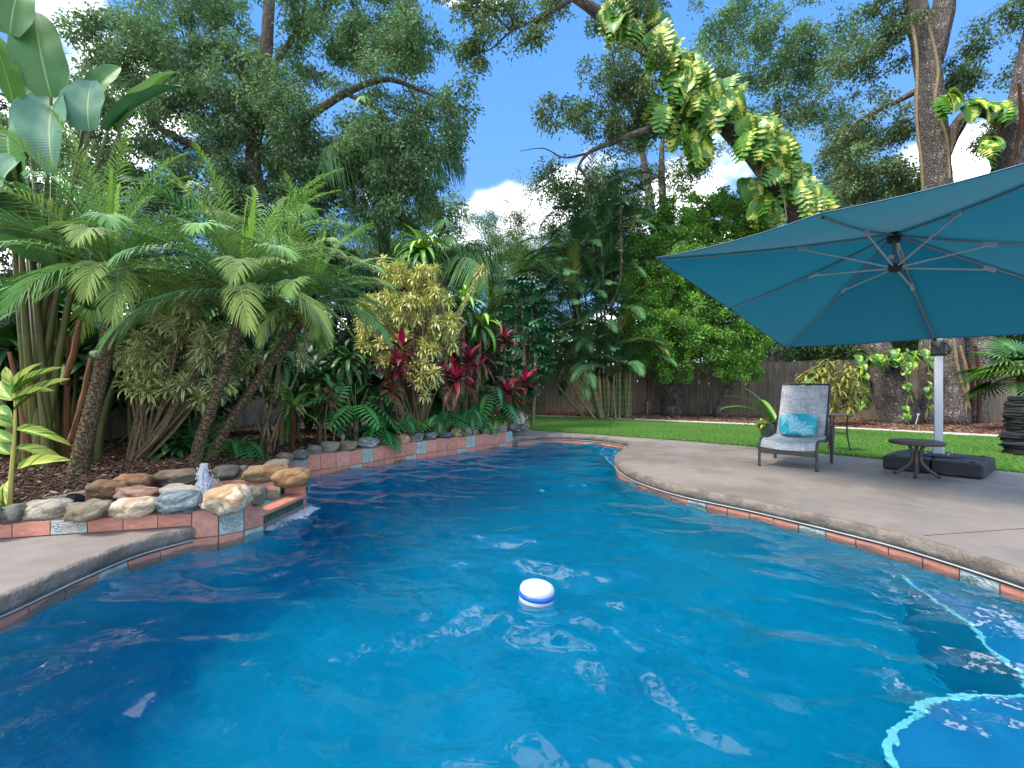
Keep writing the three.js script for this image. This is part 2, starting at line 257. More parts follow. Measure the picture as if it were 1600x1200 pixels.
  const rustTex = tex(512, (u, v) => { const k = sstep(0.42, 0.62, nA(u, v) + (nC(u, v) - 0.5) * 0.3); return mix3([1, 0.97, 0.91], [0.84, 0.72, 0.6], k).map((x) => x * (0.8 + 0.35 * nC(v, u))); });
  MT.stone = (rgb, kind = 0) => SM({ map: [stoneTex, stripeTex, rustTex][kind], color: new THREE.Color(rgb), roughness: 0.8, bumpMap: rep(bumpRough, 2), bumpScale: 0.015 });
}
// ---------------------------------------------------------------- the setting: pool, deck, beds, lawn
const P2 = (a) => a.map(([x, z]) => V(x, 0, z));
const WATER = -0.14;
const copingCtrl = P2([[0, -8.95], [0.5, -9.25], [0.95, -9.35], [1.46, -9.15], [1.85, -8.75], [2.02, -8.2], [1.93, -7.75], [1.70, -7.25], [1.48, -6.67], [1.37, -6.16], [1.36, -5.7], [1.43, -5.2], [1.64, -4.66], [2.1, -4.03], [2.41, -3.52], [2.58, -3.2], [2.68, -2.9], [2.76, -2.5], [2.85, -1.8], [2.85, -0.8], [2.5, 0.1], [1.5, 0.6], [0, 0.7], [-1.5, 0.6], [-2.3, 0.1], [-2.5, -0.8], [-2.47, -1.6], [-2.42, -2.24], [-2.43, -2.64], [-2.40, -3.03], [-2.25, -3.33]]);
const coping = smooth(copingCtrl, 640);
const spaFront = P2([[-2.25, -3.33], [-2.08, -3.41], [-1.97, -3.53], [-1.92, -3.65]]);
const spillA = V(-1.92, 0, -3.65), spillB = V(-1.86, 0, -4.25);
const raisedCtrl = P2([[-1.86, -4.25], [-1.95, -4.42], [-2.35, -4.95], [-2.6, -5.5], [-2.5, -5.92], [-2.2, -6.25], [-1.85, -6.82], [-1.4, -7.4], [-0.86, -7.96], [-0.4, -8.42], [0, -8.95]]);
const raised = smooth(raisedCtrl, 260);
const spaFrontS = smooth(spaFront, 30);
const outline = [...coping, ...spaFrontS.slice(1), ...raised.slice(0, -1)];
const spaBackCtrl = P2([[-3.5, -3.3], [-3.52, -3.75], [-3.2, -4.2], [-2.7, -4.4], [-2.25, -4.4], [-2.0, -4.34]]);
const spaBack = smooth(spaBackCtrl, 90);
const deckWall = smooth(P2([[-7, -2.1], [-3.3, -3.06], [-2.25, -3.33]]), 120);

function sweepGeo(path, prof, closed, wob = 0, uvS = 1) {
  const g = new GB(), n = path.length, m = prof.length, rings = closed ? n + 1 : n; let len = 0;
  const pl = [0]; for (let k = 1; k < m; k++) pl.push(pl[k - 1] + Math.hypot(prof[k][0] - prof[k - 1][0], prof[k][1] - prof[k - 1][1]));
  for (let k = 0; k < rings; k++) {
    const p = path[k % n], a = closed ? path[(k + n - 1) % n] : path[Math.max(0, k - 1)], b = closed ? path[(k + 1) % n] : path[Math.min(n - 1, k + 1)];
    const t = b.clone().sub(a).setY(0).normalize(); if (k) len += p.distanceTo(path[(k - 1) % n]);
    prof.forEach(([o, y], q) => {
      const w = wob ? wob * noise.noise(p.x * 9, y * 14 + q, p.z * 9) + wob * 0.8 * noise.noise(p.x * 2.1, q * 0.3, p.z * 2.1) : 0;
      const oo = o + (q > 0 && q < m - 1 ? w : 0), yy = p.y + y + (q > 0 && q < m - 1 ? w * 0.5 : 0);
      g.v(p.x - t.z * oo, yy, p.z + t.x * oo, len / uvS, pl[q] / uvS);
    });
  }
  for (let k = 0; k < rings - 1; k++) for (let q = 0; q < m - 1; q++) { const a = k * m + q; g.q(a, a + m, a + m + 1, a + 1); }
  return g.build();
}
// tiles set one by one along a path; each a thin box with a worn edge
const tileGeoCache = {};
function tileGeo(w, h) { const k = w.toFixed(3) + h.toFixed(3); if (!tileGeoCache[k]) { const g = new RoundedBoxGeometry(w, h, 0.014, 1, 0.003); tileGeoCache[k] = g; } return tileGeoCache[k]; }
function layTiles(parent, path, y0, y1, step, paleAt, from = 0) {
  const L = [0]; for (let k = 1; k < path.length; k++) L.push(L[k - 1] + path[k].distanceTo(path[k - 1]));
  const total = L[L.length - 1], n = Math.floor(total / step), st = total / n;
  const pos = (s) => { let k = 1; while (k < L.length - 1 && L[k] < s) k++; return path[k - 1].clone().lerp(path[k], clamp((s - L[k - 1]) / (L[k] - L[k - 1]))); };
  for (let i = 0; i < n; i++) {
    const a = pos(i * st), b = pos((i + 1) * st), t = b.clone().sub(a), len = t.length(); t.normalize();
    const c = a.add(b).multiplyScalar(0.5), pale = paleAt(i + from);
    const m = mesh('tile', tileGeo(Math.round((len - 0.006) * 200) / 200, y1 - y0 - 0.005), pale ? MT.pale : pick(MT.terra), parent);
    m.position.set(c.x - t.z * (0.004 + RR(-0.001, 0.001)), (y0 + y1) / 2, c.z + t.x * (0.004 + RR(-0.001, 0.001)));
    m.rotation.y = Math.atan2(-t.z, t.x);
  }
}
srand(5);
// ground sheet to the horizon with the pool and spa let in
{
  const hole = [...offsetLoop(coping, -0.1, false), ...P2([[-2.6, -3.4], [-3.45, -3.25], [-3.55, -3.75], [-3.22, -4.25], [-2.7, -4.46], [-2.2, -4.5]]), ...offsetLoop(raised.slice(20), -0.1, false)];
  const big = P2([[-300, 60], [300, 60], [300, -600], [-300, -600]]);
  tag(mesh('ground', sheetGeo(big, -0.03, [hole]), MT.soil), 'bare brown earth under the planted garden', 'ground', null, 'structure');
}
const pool = thing('swimming_pool', 'freeform blue plaster pool basin with terracotta waterline tiles', 'pool', null, null, 'structure');
mesh('basin_wall', sweepGeo(outline, [[-0.012, -0.08], [-0.012, -0.27], [0, -0.275], [0, -0.9], [0.12, -1.3], [0.3, -1.42]], true), MT.plaster, pool);
mesh('basin_floor', sheetGeo(offsetLoop(outline, -0.02), -1.41), MT.plaster, pool);
mesh('tile_bed', sweepGeo(outline, [[-0.05, -0.085], [-0.006, -0.085], [-0.006, -0.285], [-0.05, -0.285]], true), MT.grout, pool);
layTiles(pool, coping.slice(4), -0.27, -0.108, 0.2, (i) => i % 5 === 2);
mesh('tile_trim', sweepGeo(coping, [[-0.03, -0.089], [0.024, -0.0895], [0.025, -0.099], [-0.03, -0.102]], false), MT.trim, pool);
{ // benches under water with a white tiled nose
  const trimTile = new RoundedBoxGeometry(1, 0.014, 0.024, 1, 0.003);
  const bench = (edge, back, y) => {
    const e = smooth(edge, 60);
    const poly = [...e, ...back];
    const g = sheetGeo(poly, y); mesh('bench', g, MT.bench, pool);
    mesh('bench_riser', sweepGeo(e, [[0, y], [0, -1.41]], false), MT.plaster, pool);
    e.slice(0, -1).forEach((p, k) => { const q = e[k + 1], dd = q.clone().sub(p), m = mesh('nose_tile', trimTile, MT.nose, pool, p.clone().add(q).multiplyScalar(0.5).setY(y + 0.006)); m.scale.x = dd.length() * 0.93; m.rotation.y = Math.atan2(-dd.z, dd.x); });
  };
  const ap = (px, py) => { const p = onLevel(px, py, WATER - 0.3); return V(p.x, 0, p.z); };
  bench([V(2.74, 0, -2.75), ap(1418, 905), ap(1402, 930), ap(1440, 965), ap(1510, 1015), ap(1565, 1070), ap(1610, 1120), V(2.2, 0, -1.2), V(2.95, 0, -1.0)], P2([[3.0, -1.6], [2.95, -2.3]]), WATER - 0.42);
  bench([ap(1600, 1128), ap(1480, 1142), ap(1425, 1170), ap(1395, 1205), V(1.2, 0, -0.9), V(1.4, 0, 0.2), V(1.5, 0, 0.75)], P2([[2.3, 0.6], [2.75, 0], [2.8, -0.9]]), WATER - 0.42);
  bench([V(-1.95, 0, -4.45), ap(482, 800), ap(505, 775), ap(560, 742), ap(620, 728), ap(670, 718), V(-1.2, 0, -7.75)], P2([[-1.7, -7.2], [-2.2, -6.45], [-2.6, -5.9], [-2.7, -5.4]]), WATER - 0.42);
  bench([V(1.75, 0, -7.45), ap(948, 716), ap(936, 726), ap(950, 738), V(1.42, 0, -5.6)], P2([[1.5, -6.2], [1.6, -6.8]]), WATER - 0.42);
}
{ // the water: one sheet of real ripples over the basin
  const c = 0.035, x0 = -2.75, z0 = -9.55, nx = Math.ceil(5.8 / c), nz = Math.ceil(10.4 / c), out = offsetLoop(outline, -0.035);
  const id = new Int32Array((nx + 1) * (nz + 1)).fill(-1), g = new GB();
  const N = (x, y, z) => noise.noise(x, y, z);
  const h = (x, z) => {
    const wx = x + 0.22 * N(x * 1.1, 3.1, z * 1.1), wz = z + 0.22 * N(x * 1.1 + 9, 7.7, z * 1.1);
    const agit = 0.95 + 0.6 * N(x * 0.5, 1.5, z * 0.5);
    const r = Math.hypot(x + 1.8, z + 3.95), ring = 0.006 * Math.sin(r * 17) * Math.exp(-r * 0.9);
    return agit * (0.044 * N(wx * 1.7, 0.2, wz * 2.3) + 0.023 * N(wx * 4.3, 5.2, wz * 5.6) + 0.007 * N(wx * 10, 2.2, wz * 12.5)) + ring;
  };
  for (let j = 0; j <= nz; j++) for (let i = 0; i <= nx; i++) { const x = x0 + i * c, z = z0 + j * c; if (inPoly(x, z, out)) id[j * (nx + 1) + i] = g.v(x, WATER + h(x, z), z, x, z); }
  for (let j = 0; j < nz; j++) for (let i = 0; i < nx; i++) { const a = id[j * (nx + 1) + i], b = id[j * (nx + 1) + i + 1], d = id[(j + 1) * (nx + 1) + i], e = id[(j + 1) * (nx + 1) + i + 1]; if (a >= 0 && b >= 0 && d >= 0 && e >= 0) g.q(a, d, e, b); }
  tag(mesh('pool_water', g.build(), MT.water), 'rippled clear blue water filling the pool', 'water', null, 'structure');
}
// deck with its rounded coping
{
  const edge = offsetLoop(coping, -0.012, false);
  const P = [...edge, ...P2([[-2.3, -3.36], [-3.3, -3.07], [-8, -1.85], [-8, 6], [16, 6], [16, 6.4], [11.5, 1.5], [5.75, -5.3], [3.9, -7.47], [3.03, -8.3], [0.37, -10.3], [-0.15, -9.25]])];
  const deck = thing('pool_deck', 'weathered beige concrete deck around the pool', 'deck', null, null, 'structure');
  mesh('slab', sheetGeo(P, 0), MT.deck, deck);
  mesh('slab_edge', sweepGeo(P2([[-0.15, -9.25], [0.37, -10.3], [3.03, -8.3], [3.9, -7.47], [5.75, -5.3], [11.5, 1.5]]), [[0, 0], [0.01, -0.01], [0.01, -0.08]], false), MT.deck, deck);
  mesh('coping', sweepGeo(coping, [[-0.03, -0.006], [-0.015, 0.004], [0.0, 0.004], [0.015, -0.001], [0.026, -0.013], [0.031, -0.032], [0.031, -0.055], [0.026, -0.075], [0.012, -0.088], [-0.05, -0.09]], false, 0.008), MT.coping, deck);
  const jt = (a, b) => { const d = b.clone().sub(a), m = mesh('control_joint', new THREE.BoxGeometry(d.length(), 0.003, 0.007), MT.coping, deck, a.clone().add(b).multiplyScalar(0.5).setY(0.0008)); m.rotation.y = Math.atan2(-d.z, d.x); };
  jt(onLevel(1445, 837), onLevel(1600, 826)); jt(onLevel(1600, 826), V(6.5, 0, -4.2));
}
// beds and lawn
const bedP = [...P2([[-7, -2.3], [-3.4, -3.27], [-3.62, -3.75], [-3.3, -4.32], [-2.7, -4.56], [-2.2, -4.6], [-2.0, -4.6]]), ...offsetLoop(raised.slice(25), -0.18, false), ...P2([[-0.25, -9.3], [-0.9, -10.4], [-2.2, -12.2], [-3.2, -18], [-7.6, -4], [-8.2, -2]])];
tag(mesh('planting_bed', sheetGeo(bedP, 0.09), MT.soil), 'dark mulched planting bed behind the stone-topped tile wall', 'flower bed', null, 'structure');
const lawnP = P2([[0.37, -10.3], [3.03, -8.3], [3.9, -7.47], [5.75, -5.3], [11.5, 1.5], [20, 1.5], [20, -4], [11, -7.6], [9.05, -8.8], [7.4, -10.3], [4.3, -12.3], [1.3, -14.2], [-1.6, -14.6], [-2.2, -12.2], [-0.9, -10.4], [-0.25, -9.3]]);
tag(mesh('lawn', sheetGeo(lawnP, -0.012), MT.turf), 'mown green lawn between the deck and the fence bed', 'lawn', null, 'structure');
const backP = P2([[-1.6, -14.6], [1.3, -14.2], [4.3, -12.3], [7.4, -10.3], [9.05, -8.8], [11, -7.6], [20, -4], [20, -9], [14.5, -11.1], [1.5, -17.1], [-3.2, -18]]);
tag(mesh('fence_bed', sheetGeo(backP, 0.02), MT.soil), 'red-brown bark mulch strip along the wooden fence', 'flower bed', null, 'structure');
{ // lawn edging
  const e = smooth(P2([[20, -4], [11, -7.6], [9.05, -8.8], [7.4, -10.3], [4.3, -12.3], [1.3, -14.2], [-1.6, -14.6]]), 90);
  tag(mesh('lawn_edging', sweepGeo(e, [[-0.04, -0.02], [-0.04, 0.05], [0.05, 0.055], [0.05, -0.02]], false, 0.012), MT.edging), 'pale concrete edging strip between lawn and bark mulch', 'edging', null, 'structure');
}
const dummy = new THREE.Object3D(), tint = new THREE.Color();
function scatter(name, geo, mat, pts, label, category) { // pts: {p, r:[x,y,z], s:[x,y,z], c:[r,g,b]}
  const im = new THREE.InstancedMesh(geo, mat, pts.length); im.name = name;
  pts.forEach((q, i) => { dummy.position.copy(q.p); dummy.rotation.set(...q.r); dummy.scale.set(...q.s); dummy.updateMatrix(); im.setMatrixAt(i, dummy.matrix); im.setColorAt(i, tint.setRGB(...q.c)); });
  im.userData.kind = 'stuff'; if (label) { tag(im, label, category); im.name = numbered(name); scene.add(im); } return im;
}
const boxOf = (P) => P.reduce((b, p) => [Math.min(b[0], p.x), Math.max(b[1], p.x), Math.min(b[2], p.z), Math.max(b[3], p.z)], [1e9, -1e9, 1e9, -1e9]);
function sow(P, n, f) { const [a, b, c, d] = boxOf(P), out = []; let tries = 0; while (out.length < n && tries++ < n * 20) { const x = RR(a, b), z = RR(c, d); if (inPoly(x, z, P)) { const q = f(x, z); if (q) out.push(q); } } return out; }
{
  srand(17);
  const tuft = new GB();
  for (let k = 0; k < 9; k++) { const a = RR(0, 6.28), r = RR(0, 0.02), l = RR(0.03, 0.055), dx = Math.cos(a), dz = Math.sin(a), w = 0.0028, x = dx * r, z = dz * r, bx = dx * l * 0.45, bz = dz * l * 0.45; const i0 = tuft.v(x - dz * w, 0, z + dx * w), i1 = tuft.v(x + dz * w, 0, z - dx * w), i2 = tuft.v(x + bx * 0.4 + dz * w, l * 0.65, z + bz * 0.4 - dx * w), i3 = tuft.v(x + bx, l, z + bz); tuft.t(i0, i1, i2); tuft.t(i0, i2, i3); }
  const pts = sow(lawnP, 120000, (x, z) => { const d = -z; if (d < 3.5 || Math.abs(x) > d * 1.15 + 0.4) return null; const k = 0.75 + 0.5 * noise.noise(x * 0.8, 2, z * 0.8) + RR(-0.15, 0.15); return { p: V(x, -0.014, z), r: [0, RR(0, 6.28), 0], s: [1.2, RR(0.7, 1.15), 1.2], c: [mix(0.08, 0.16, k), mix(0.24, 0.36, k), mix(0.025, 0.045, k)] }; });
  scatter('lawn_grass', tuft.build(), MT.grass, pts, 'short mown green grass blades covering the lawn', 'grass');
  const chip = new THREE.BoxGeometry(0.05, 0.006, 0.014, 2, 1, 1); { const p = chip.attributes.position; for (let i = 0; i < p.count; i++) p.setY(i, p.getY(i) + (Math.abs(p.getX(i)) < 0.01 ? 0.006 : 0)); chip.computeVertexNormals(); }
  const brown = () => { const k = R(); return k < 0.6 ? [RR(0.035, 0.07), RR(0.018, 0.035), RR(0.01, 0.02)] : k < 0.92 ? [RR(0.09, 0.16), RR(0.05, 0.085), RR(0.03, 0.05)] : [RR(0.24, 0.4), RR(0.18, 0.28), RR(0.1, 0.17)]; };
  const red = () => { const k = R(); return k < 0.75 ? [RR(0.11, 0.2), RR(0.05, 0.09), RR(0.03, 0.05)] : [RR(0.25, 0.42), RR(0.17, 0.27), RR(0.12, 0.18)]; };
  scatter('mulch_chips', chip, MT.chip, sow(bedP, 26000, (x, z) => -z < 2.6 || -z > 11 || x < z * 1.2 ? null : { p: V(x, 0.095 + RR(0, 0.02), z), r: [RR(-0.5, 0.5), RR(0, 6.28), RR(-0.4, 0.4)], s: [RR(0.5, 1.7), RR(0.7, 1.5), RR(0.6, 1.4)], c: brown() }), 'loose dark bark chips and dry litter on the planting bed', 'mulch');
  scatter('bark_chips', chip, MT.chip, sow(backP, 16000, (x, z) => x > -z * 1.15 ? null : { p: V(x, 0.025 + RR(0, 0.03), z), r: [RR(-0.5, 0.5), RR(0, 6.28), RR(-0.4, 0.4)], s: [RR(1, 2.6), RR(1, 2), RR(1, 2)], c: red() }), 'reddish bark chips strewn along the foot of the fence', 'mulch');
}
// raised tile wall with its stones
const wall = thing('planter_wall', 'low raised wall of terracotta and pale tiles topped with river stones', 'wall');
{
  srand(8);
  const core = [[-0.004, -0.12], [-0.004, 0.1], [-0.05, 0.116], [-0.16, 0.112], [-0.2, 0.09], [-0.2, -0.12]];
  mesh('core', sweepGeo(deckWall, core, false, 0.006), MT.mortar, wall);
  mesh('core', sweepGeo(spaFrontS, core, false, 0.006), MT.mortar, wall);
  mesh('core', sweepGeo(raised, core, false, 0.006), MT.mortar, wall);
  mesh('core', sweepGeo(spaBack, [[-0.004, -0.4], [-0.004, 0.1], [-0.05, 0.116], [-0.14, 0.112], [-0.17, 0.0]], false, 0.006), MT.mortar, wall);
  layTiles(wall, deckWall, 0.004, 0.1, 0.2, (i) => i % 5 === 0 && i > 0);
  layTiles(wall, spaFrontS, -0.085, 0.108, 0.15, (i) => i === 1);
  layTiles(wall, spaFrontS, -0.27, -0.088, 0.15, (i) => i === 2);
  layTiles(wall, raised, -0.085, 0.105, 0.2, (i) => i % 5 === 3);
  layTiles(wall, raised, -0.27, -0.088, 0.2, (i) => i % 5 === 2);
  layTiles(wall, spaBack, 0.0, 0.105, 0.17, (i, n) => i === 12);
  // end of the spa wall, closed towards the spillway
  for (const [p, q] of [[spaFrontS[spaFrontS.length - 1], -1], [raised[0], 1]]) mesh('end_face', new RoundedBoxGeometry(0.17, 0.23, 0.02, 1, 0.004), MT.terra[0], wall, V(p.x - 0.09, -0.01, p.z + q * 0.002)).rotation.y = q > 0 ? 0.12 : -0.3;
}
{ // spillway between the two wall ends
  const sp = thing('spillway', 'terracotta spillway lip pouring spa water over dark green glass tiles', 'spillway');
  const d = spillB.clone().sub(spillA), yaw = Math.atan2(-d.z, d.x), mid = spillA.clone().add(spillB).multiplyScalar(0.5);
  const lip = mesh('lip', new RoundedBoxGeometry(d.length() + 0.02, 0.035, 0.13, 2, 0.012), MT.terra[1], sp, mid.clone().setY(-0.002).add(V(-0.045, 0, 0))); lip.rotation.y = yaw;
  const back = mesh('dam', new THREE.BoxGeometry(d.length(), 0.3, 0.06), MT.grout, sp, mid.clone().setY(-0.172).add(V(-0.05, 0, 0))); back.rotation.y = yaw;
  for (let k = 0; k < 6; k++) { const p = spillA.clone().lerp(spillB, (k + 0.5) / 6); const t = mesh('glass_tile', new RoundedBoxGeometry(d.length() / 6 - 0.012, 0.19, 0.014, 1, 0.003), MT.darkGlassTile, sp, p.setY(-0.12).add(V(-0.014, 0, 0))); t.rotation.y = yaw; }
  const g = new GB(), n = 60, m = 8;
  for (let i = 0; i <= n; i++) for (let j = 0; j <= m; j++) { const p = spillA.clone().lerp(spillB, i / n), t = j / m, w = noise.noise(i * 0.45, t * 1.2, 3.3) * 0.014 * (0.3 + t); g.v(p.x - 0.02 + 0.055 * Math.sqrt(t) + w, 0.022 - 0.16 * t * t - 0.004 * t, p.z, i / n, t); }
  for (let i = 0; i < n; i++) for (let j = 0; j < m; j++) { if (noise.noise(i * 0.31, 7.7, 1.2) > 0.28) continue; const a = i * (m + 1) + j; g.q(a, a + 1, a + m + 2, a + m + 1); }
  mesh('water_sheet', g.build(), MT.film, sp);
  srand(44);
  const drop = new THREE.IcosahedronGeometry(1, 0), pts = [];
  for (let i = 0; i < 1500; i++) { const p = spillA.clone().lerp(spillB, RR(-0.02, 1.12)), o = Math.abs(RN()) * 0.085 + 0.01, s = RR(0.0015, 0.0065) * (R() < 0.1 ? 1.6 : 1); pts.push({ p: V(p.x + o, WATER + 0.008 + Math.abs(RN()) * 0.022 * Math.exp(-o * 6), p.z), r: [R() * 6, R() * 6, R() * 6], s: [s * 1.6, s * 0.6, s * 1.6], c: [1, 1, 1] }); }
  sp.add(scatter('splash', drop, MT.foam, pts));
  // spa water and floor
  const inner = [...spaFrontS.slice().reverse().map((p) => V(p.x - 0.1, 0, p.z)), ...P2([[-2.4, -3.42], [-3.45, -3.2]]), ...spaBack.slice(4), V(-1.9, 0, -4.28)];
  const spa = thing('spa_basin', 'small raised spa basin brimming with water behind the stones', 'spa');
  mesh('spa_floor', sheetGeo(inner.map((p) => p.clone()), -0.4), MT.plaster, spa);
  const wg = sheetGeo(inner, 0.022); mesh('spa_water', wg, MT.water, spa);
  // bubbling jet
  const jet = thing('bubbling_fountain', 'frothy white water jet bubbling up in the spa', 'fountain', at(320, 766, 3.85).setY(0.02));
  const q2 = []; srand(71);
  for (let i = 0; i < 4200; i++) { const t = Math.pow(R(), 1.2), h = t * 0.33, rr = mix(0.15, 0.03, Math.pow(t, 0.7)) * Math.abs(RN()) * 1.1 * (0.8 + 0.5 * noise.noise(t * 5, 1, R() * 3)), a = R() * 6.283, lean = 0.012 * Math.sin(t * 5), s = RR(0.002, 0.0065) * mix(1.15, 0.7, t); q2.push({ p: V(Math.cos(a) * rr + lean, h, Math.sin(a) * rr), r: [RR(-0.4, 0.4), R() * 6, RR(-0.4, 0.4)], s: [s * 0.8, s * 2, s * 0.8], c: [1, 1, 1] }); }
  jet.add(scatter('spray', drop, MT.foam, q2));
  mesh('nozzle', new THREE.CylinderGeometry(0.02, 0.025, 0.3, 12), MT.black, jet, V(0, -0.17, 0));
}
{ // river stones on the wall, one by one: photo box, colour, pattern
  srand(9);
  const base = [0, 1, 2, 3, 4, 5].map((k) => { const g = new THREE.IcosahedronGeometry(1, 4), p = g.attributes.position; for (let i = 0; i < p.count; i++) { let v = V(p.getX(i), p.getY(i), p.getZ(i)); const e = Math.pow(Math.pow(Math.abs(v.x), 3) + Math.pow(Math.abs(v.y), 3) + Math.pow(Math.abs(v.z), 3), -1 / 3), n = 1 + 0.28 * noise.noise(v.x * 1.3 + k * 7, v.y * 1.3, v.z * 1.3) + 0.1 * noise.noise(v.x * 3.2 + k, v.y * 3.2, v.z * 3.2 + 3) + 0.02 * noise.noise(v.x * 11, v.y * 11 + k, v.z * 11); v.multiplyScalar(mix(1, e, 0.75) * n); p.setXYZ(i, v.x, v.y, v.z); } const u = g.attributes.uv; for (let i = 0; i < p.count; i++) u.setXY(i, p.getX(i) * 0.42 + p.getZ(i) * 0.3 + k * 0.17, p.getY(i) * 0.3 + p.getZ(i) * 0.22 + k * 0.29); return indexSmooth(g); });
  function indexSmooth(g) { g.computeVertexNormals(); const p = g.attributes.position, n = g.attributes.normal, map = new Map(); for (let i = 0; i < p.count; i++) { const k = [p.getX(i), p.getY(i), p.getZ(i)].map((x) => x.toFixed(4)).join(); const s = map.get(k) || V(0, 0, 0); s.add(V(n.getX(i), n.getY(i), n.getZ(i))); map.set(k, s); } for (let i = 0; i < p.count; i++) { const k = [p.getX(i), p.getY(i), p.getZ(i)].map((x) => x.toFixed(4)).join(); const s = map.get(k).clone().normalize(); n.setXYZ(i, s.x, s.y, s.z); } return g; }
  const rows = [[-70, -15, 790, 824, 0x9a9a88, 0], [-22, 26, 789, 818, 0x8d8f7e, 0], [18, 97, 781, 812, 0xd8cdb4, 0], [91, 161, 782, 814, 0xa89a80, 0], [156, 234, 776, 809, 0xd8d0be, 2], [231, 303, 768, 804, 0x94a0a0, 1], [300, 387, 758, 802, 0xded3c0, 2], [170, 237, 760, 782, 0xc4a498, 2], [234, 302, 760, 778, 0xe0d8c6, 0], [88, 120, 771, 792, 0x24262b, 0], [378, 411, 756, 788, 0xa69b82, 0], [124, 190, 747, 777, 0x9c8268, 2], [165, 226, 738, 770, 0x9a7860, 2], [199, 234, 744, 765, 0x7d4a40, 0], [226, 302, 731, 760, 0x94806a, 0], [326, 368, 726, 751, 0x7f7c6c, 0], [372, 448, 724, 752, 0xa58a6a, 2], [404, 448, 718, 741, 0xcfc0a0, 0], [417, 481, 732, 762, 0xa98c66, 2], [366, 384, 726, 740, 0xb8a898, 0], [386, 408, 722, 740, 0x33353a, 0], [428, 456, 705, 722, 0x9a927c, 0], [452, 480, 701, 718, 0x8a8c84, 0], [478, 502, 695, 712, 0xa6a08e, 0], [500, 529, 689, 709, 0xb0a890, 0], [527, 557, 685, 703, 0xa59a78, 0], [555, 591, 681, 700, 0xb4b8b4, 1], [588, 617, 683, 699, 0xada288, 0], [614, 640, 682, 697, 0xd0b29a, 2], [637, 663, 680, 695, 0x9c9c90, 1], [660, 683, 681, 694, 0x8b9294, 1], [680, 706, 681, 692, 0x6f7880, 1], [703, 724, 673, 690, 0xc0b698, 2], [721, 738, 673, 688, 0xb9b19a, 0], [736, 748, 674, 686, 0xa59f90, 0], [751, 766, 671, 683, 0xaaa596, 0], [762, 777, 669, 682, 0xb4ac9a, 0], [775, 793, 667, 680, 0xbdb8ae, 0], [792, 812, 664, 678, 0xbfb7a8, 0], [810, 827, 664, 676, 0x9a9890, 0]];
  for (const [a, b, t, bo, col, kind] of rows) {
    const mx = (a + b) / 2; let p = onLevel(mx, bo, 0.105); if (mx > 485) { let best = 9; for (const w0 of raised) { if (w0.z > -5.5) continue; const e = Math.abs(w0.x / -w0.z - (mx - 800) / F); if (e < best) { best = e; p = V(w0.x, 0, w0.z).multiplyScalar(1 - 0.09 / w0.z); } } if (mx > 800) p = V((mx - 800) / F * 9.15, 0, -9.15); } else p.z -= 0.04; const d = -p.z, w = (b - a) * d / F / 2, h = (bo - t) * d / F / 2;
    const m = mesh('stone', pick(base), MT.stone(col, kind), wall, V(p.x, 0.095 + h * 0.9, p.z - w * 0.2));
    m.scale.set(w * 0.93 * (1 - 0.1 * Math.abs(p.x / p.z)), h * 0.95, clamp(w * 0.7, h * 0.7, 0.1)); m.rotation.set(RR(-0.12, 0.12), RR(-0.25, 0.25), RR(-0.1, 0.1));
  }
  const bs = tag(mesh('boulder', base[2], MT.stone(0x25272b, 0)), 'smooth black boulder standing in the bed behind the wall stones', 'rock'); const bp = onLevel(569, 693, 0.09); bs.position.set(bp.x, 0.2, bp.z); bs.scale.set(0.12, 0.15, 0.12);
}
// ---------------------------------------------------------------- fences, board by board
function fence(a, b, h, label, step = 0.146) {
  const d = b.clone().sub(a), len = d.length(), n = Math.round(len / step), f = thing('wooden_fence', label, 'fence', a.clone(), 'weathered board fences around the garden');
  f.rotation.y = Math.atan2(-d.z, d.x);
  const geos = [0, 1, 2].map((k) => { const s = new THREE.Shape(), w = 0.0708, e = 0.025; s.moveTo(-w, 0); s.lineTo(w, 0); s.lineTo(w, h - e + k * 0.006); s.lineTo(w - e, h + k * 0.006); s.lineTo(-w + e, h + k * 0.006 - 0.004); s.lineTo(-w, h - e); const g = new THREE.ExtrudeGeometry(s, { depth: 0.016, bevelEnabled: true, bevelSize: 0.002, bevelThickness: 0.002, bevelSegments: 1 }); const u = g.attributes.uv; for (let i = 0; i < u.count; i++) u.setXY(i, u.getX(i) * 3 + k * 0.3, u.getY(i) * 0.45); return g; });
  for (let k = 0; k < n; k++) { const m = mesh('board', pick(geos), pick(MT.wood), f, V((k + 0.5) * len / n, RR(-0.02, 0.015), RR(-0.004, 0.004))); m.rotation.set(RR(-0.008, 0.008), RR(-0.03, 0.03), RR(-0.006, 0.006)); }
  for (const y of [0.3, 0.85, h - 0.25]) mesh('rail', new THREE.BoxGeometry(len, 0.09, 0.04), MT.rail, f, V(len / 2, y, -0.035));
  for (let k = 0; k <= len; k += 2.4) mesh('post', new THREE.BoxGeometry(0.09, h - 0.05, 0.09), MT.rail, f, V(k, (h - 0.05) / 2, -0.1));
  return f;
}
srand(21);
fence(V(-3.2, 0, -18.9), V(15.5, 0, -10.65), 1.66, 'long grey-brown weathered board fence behind the lawn and trees');
fence(V(-8.6, 0, -1.4), V(-3.2, 0, -18.9), 1.75, 'brown board fence glimpsed through the palms and dracaenas');

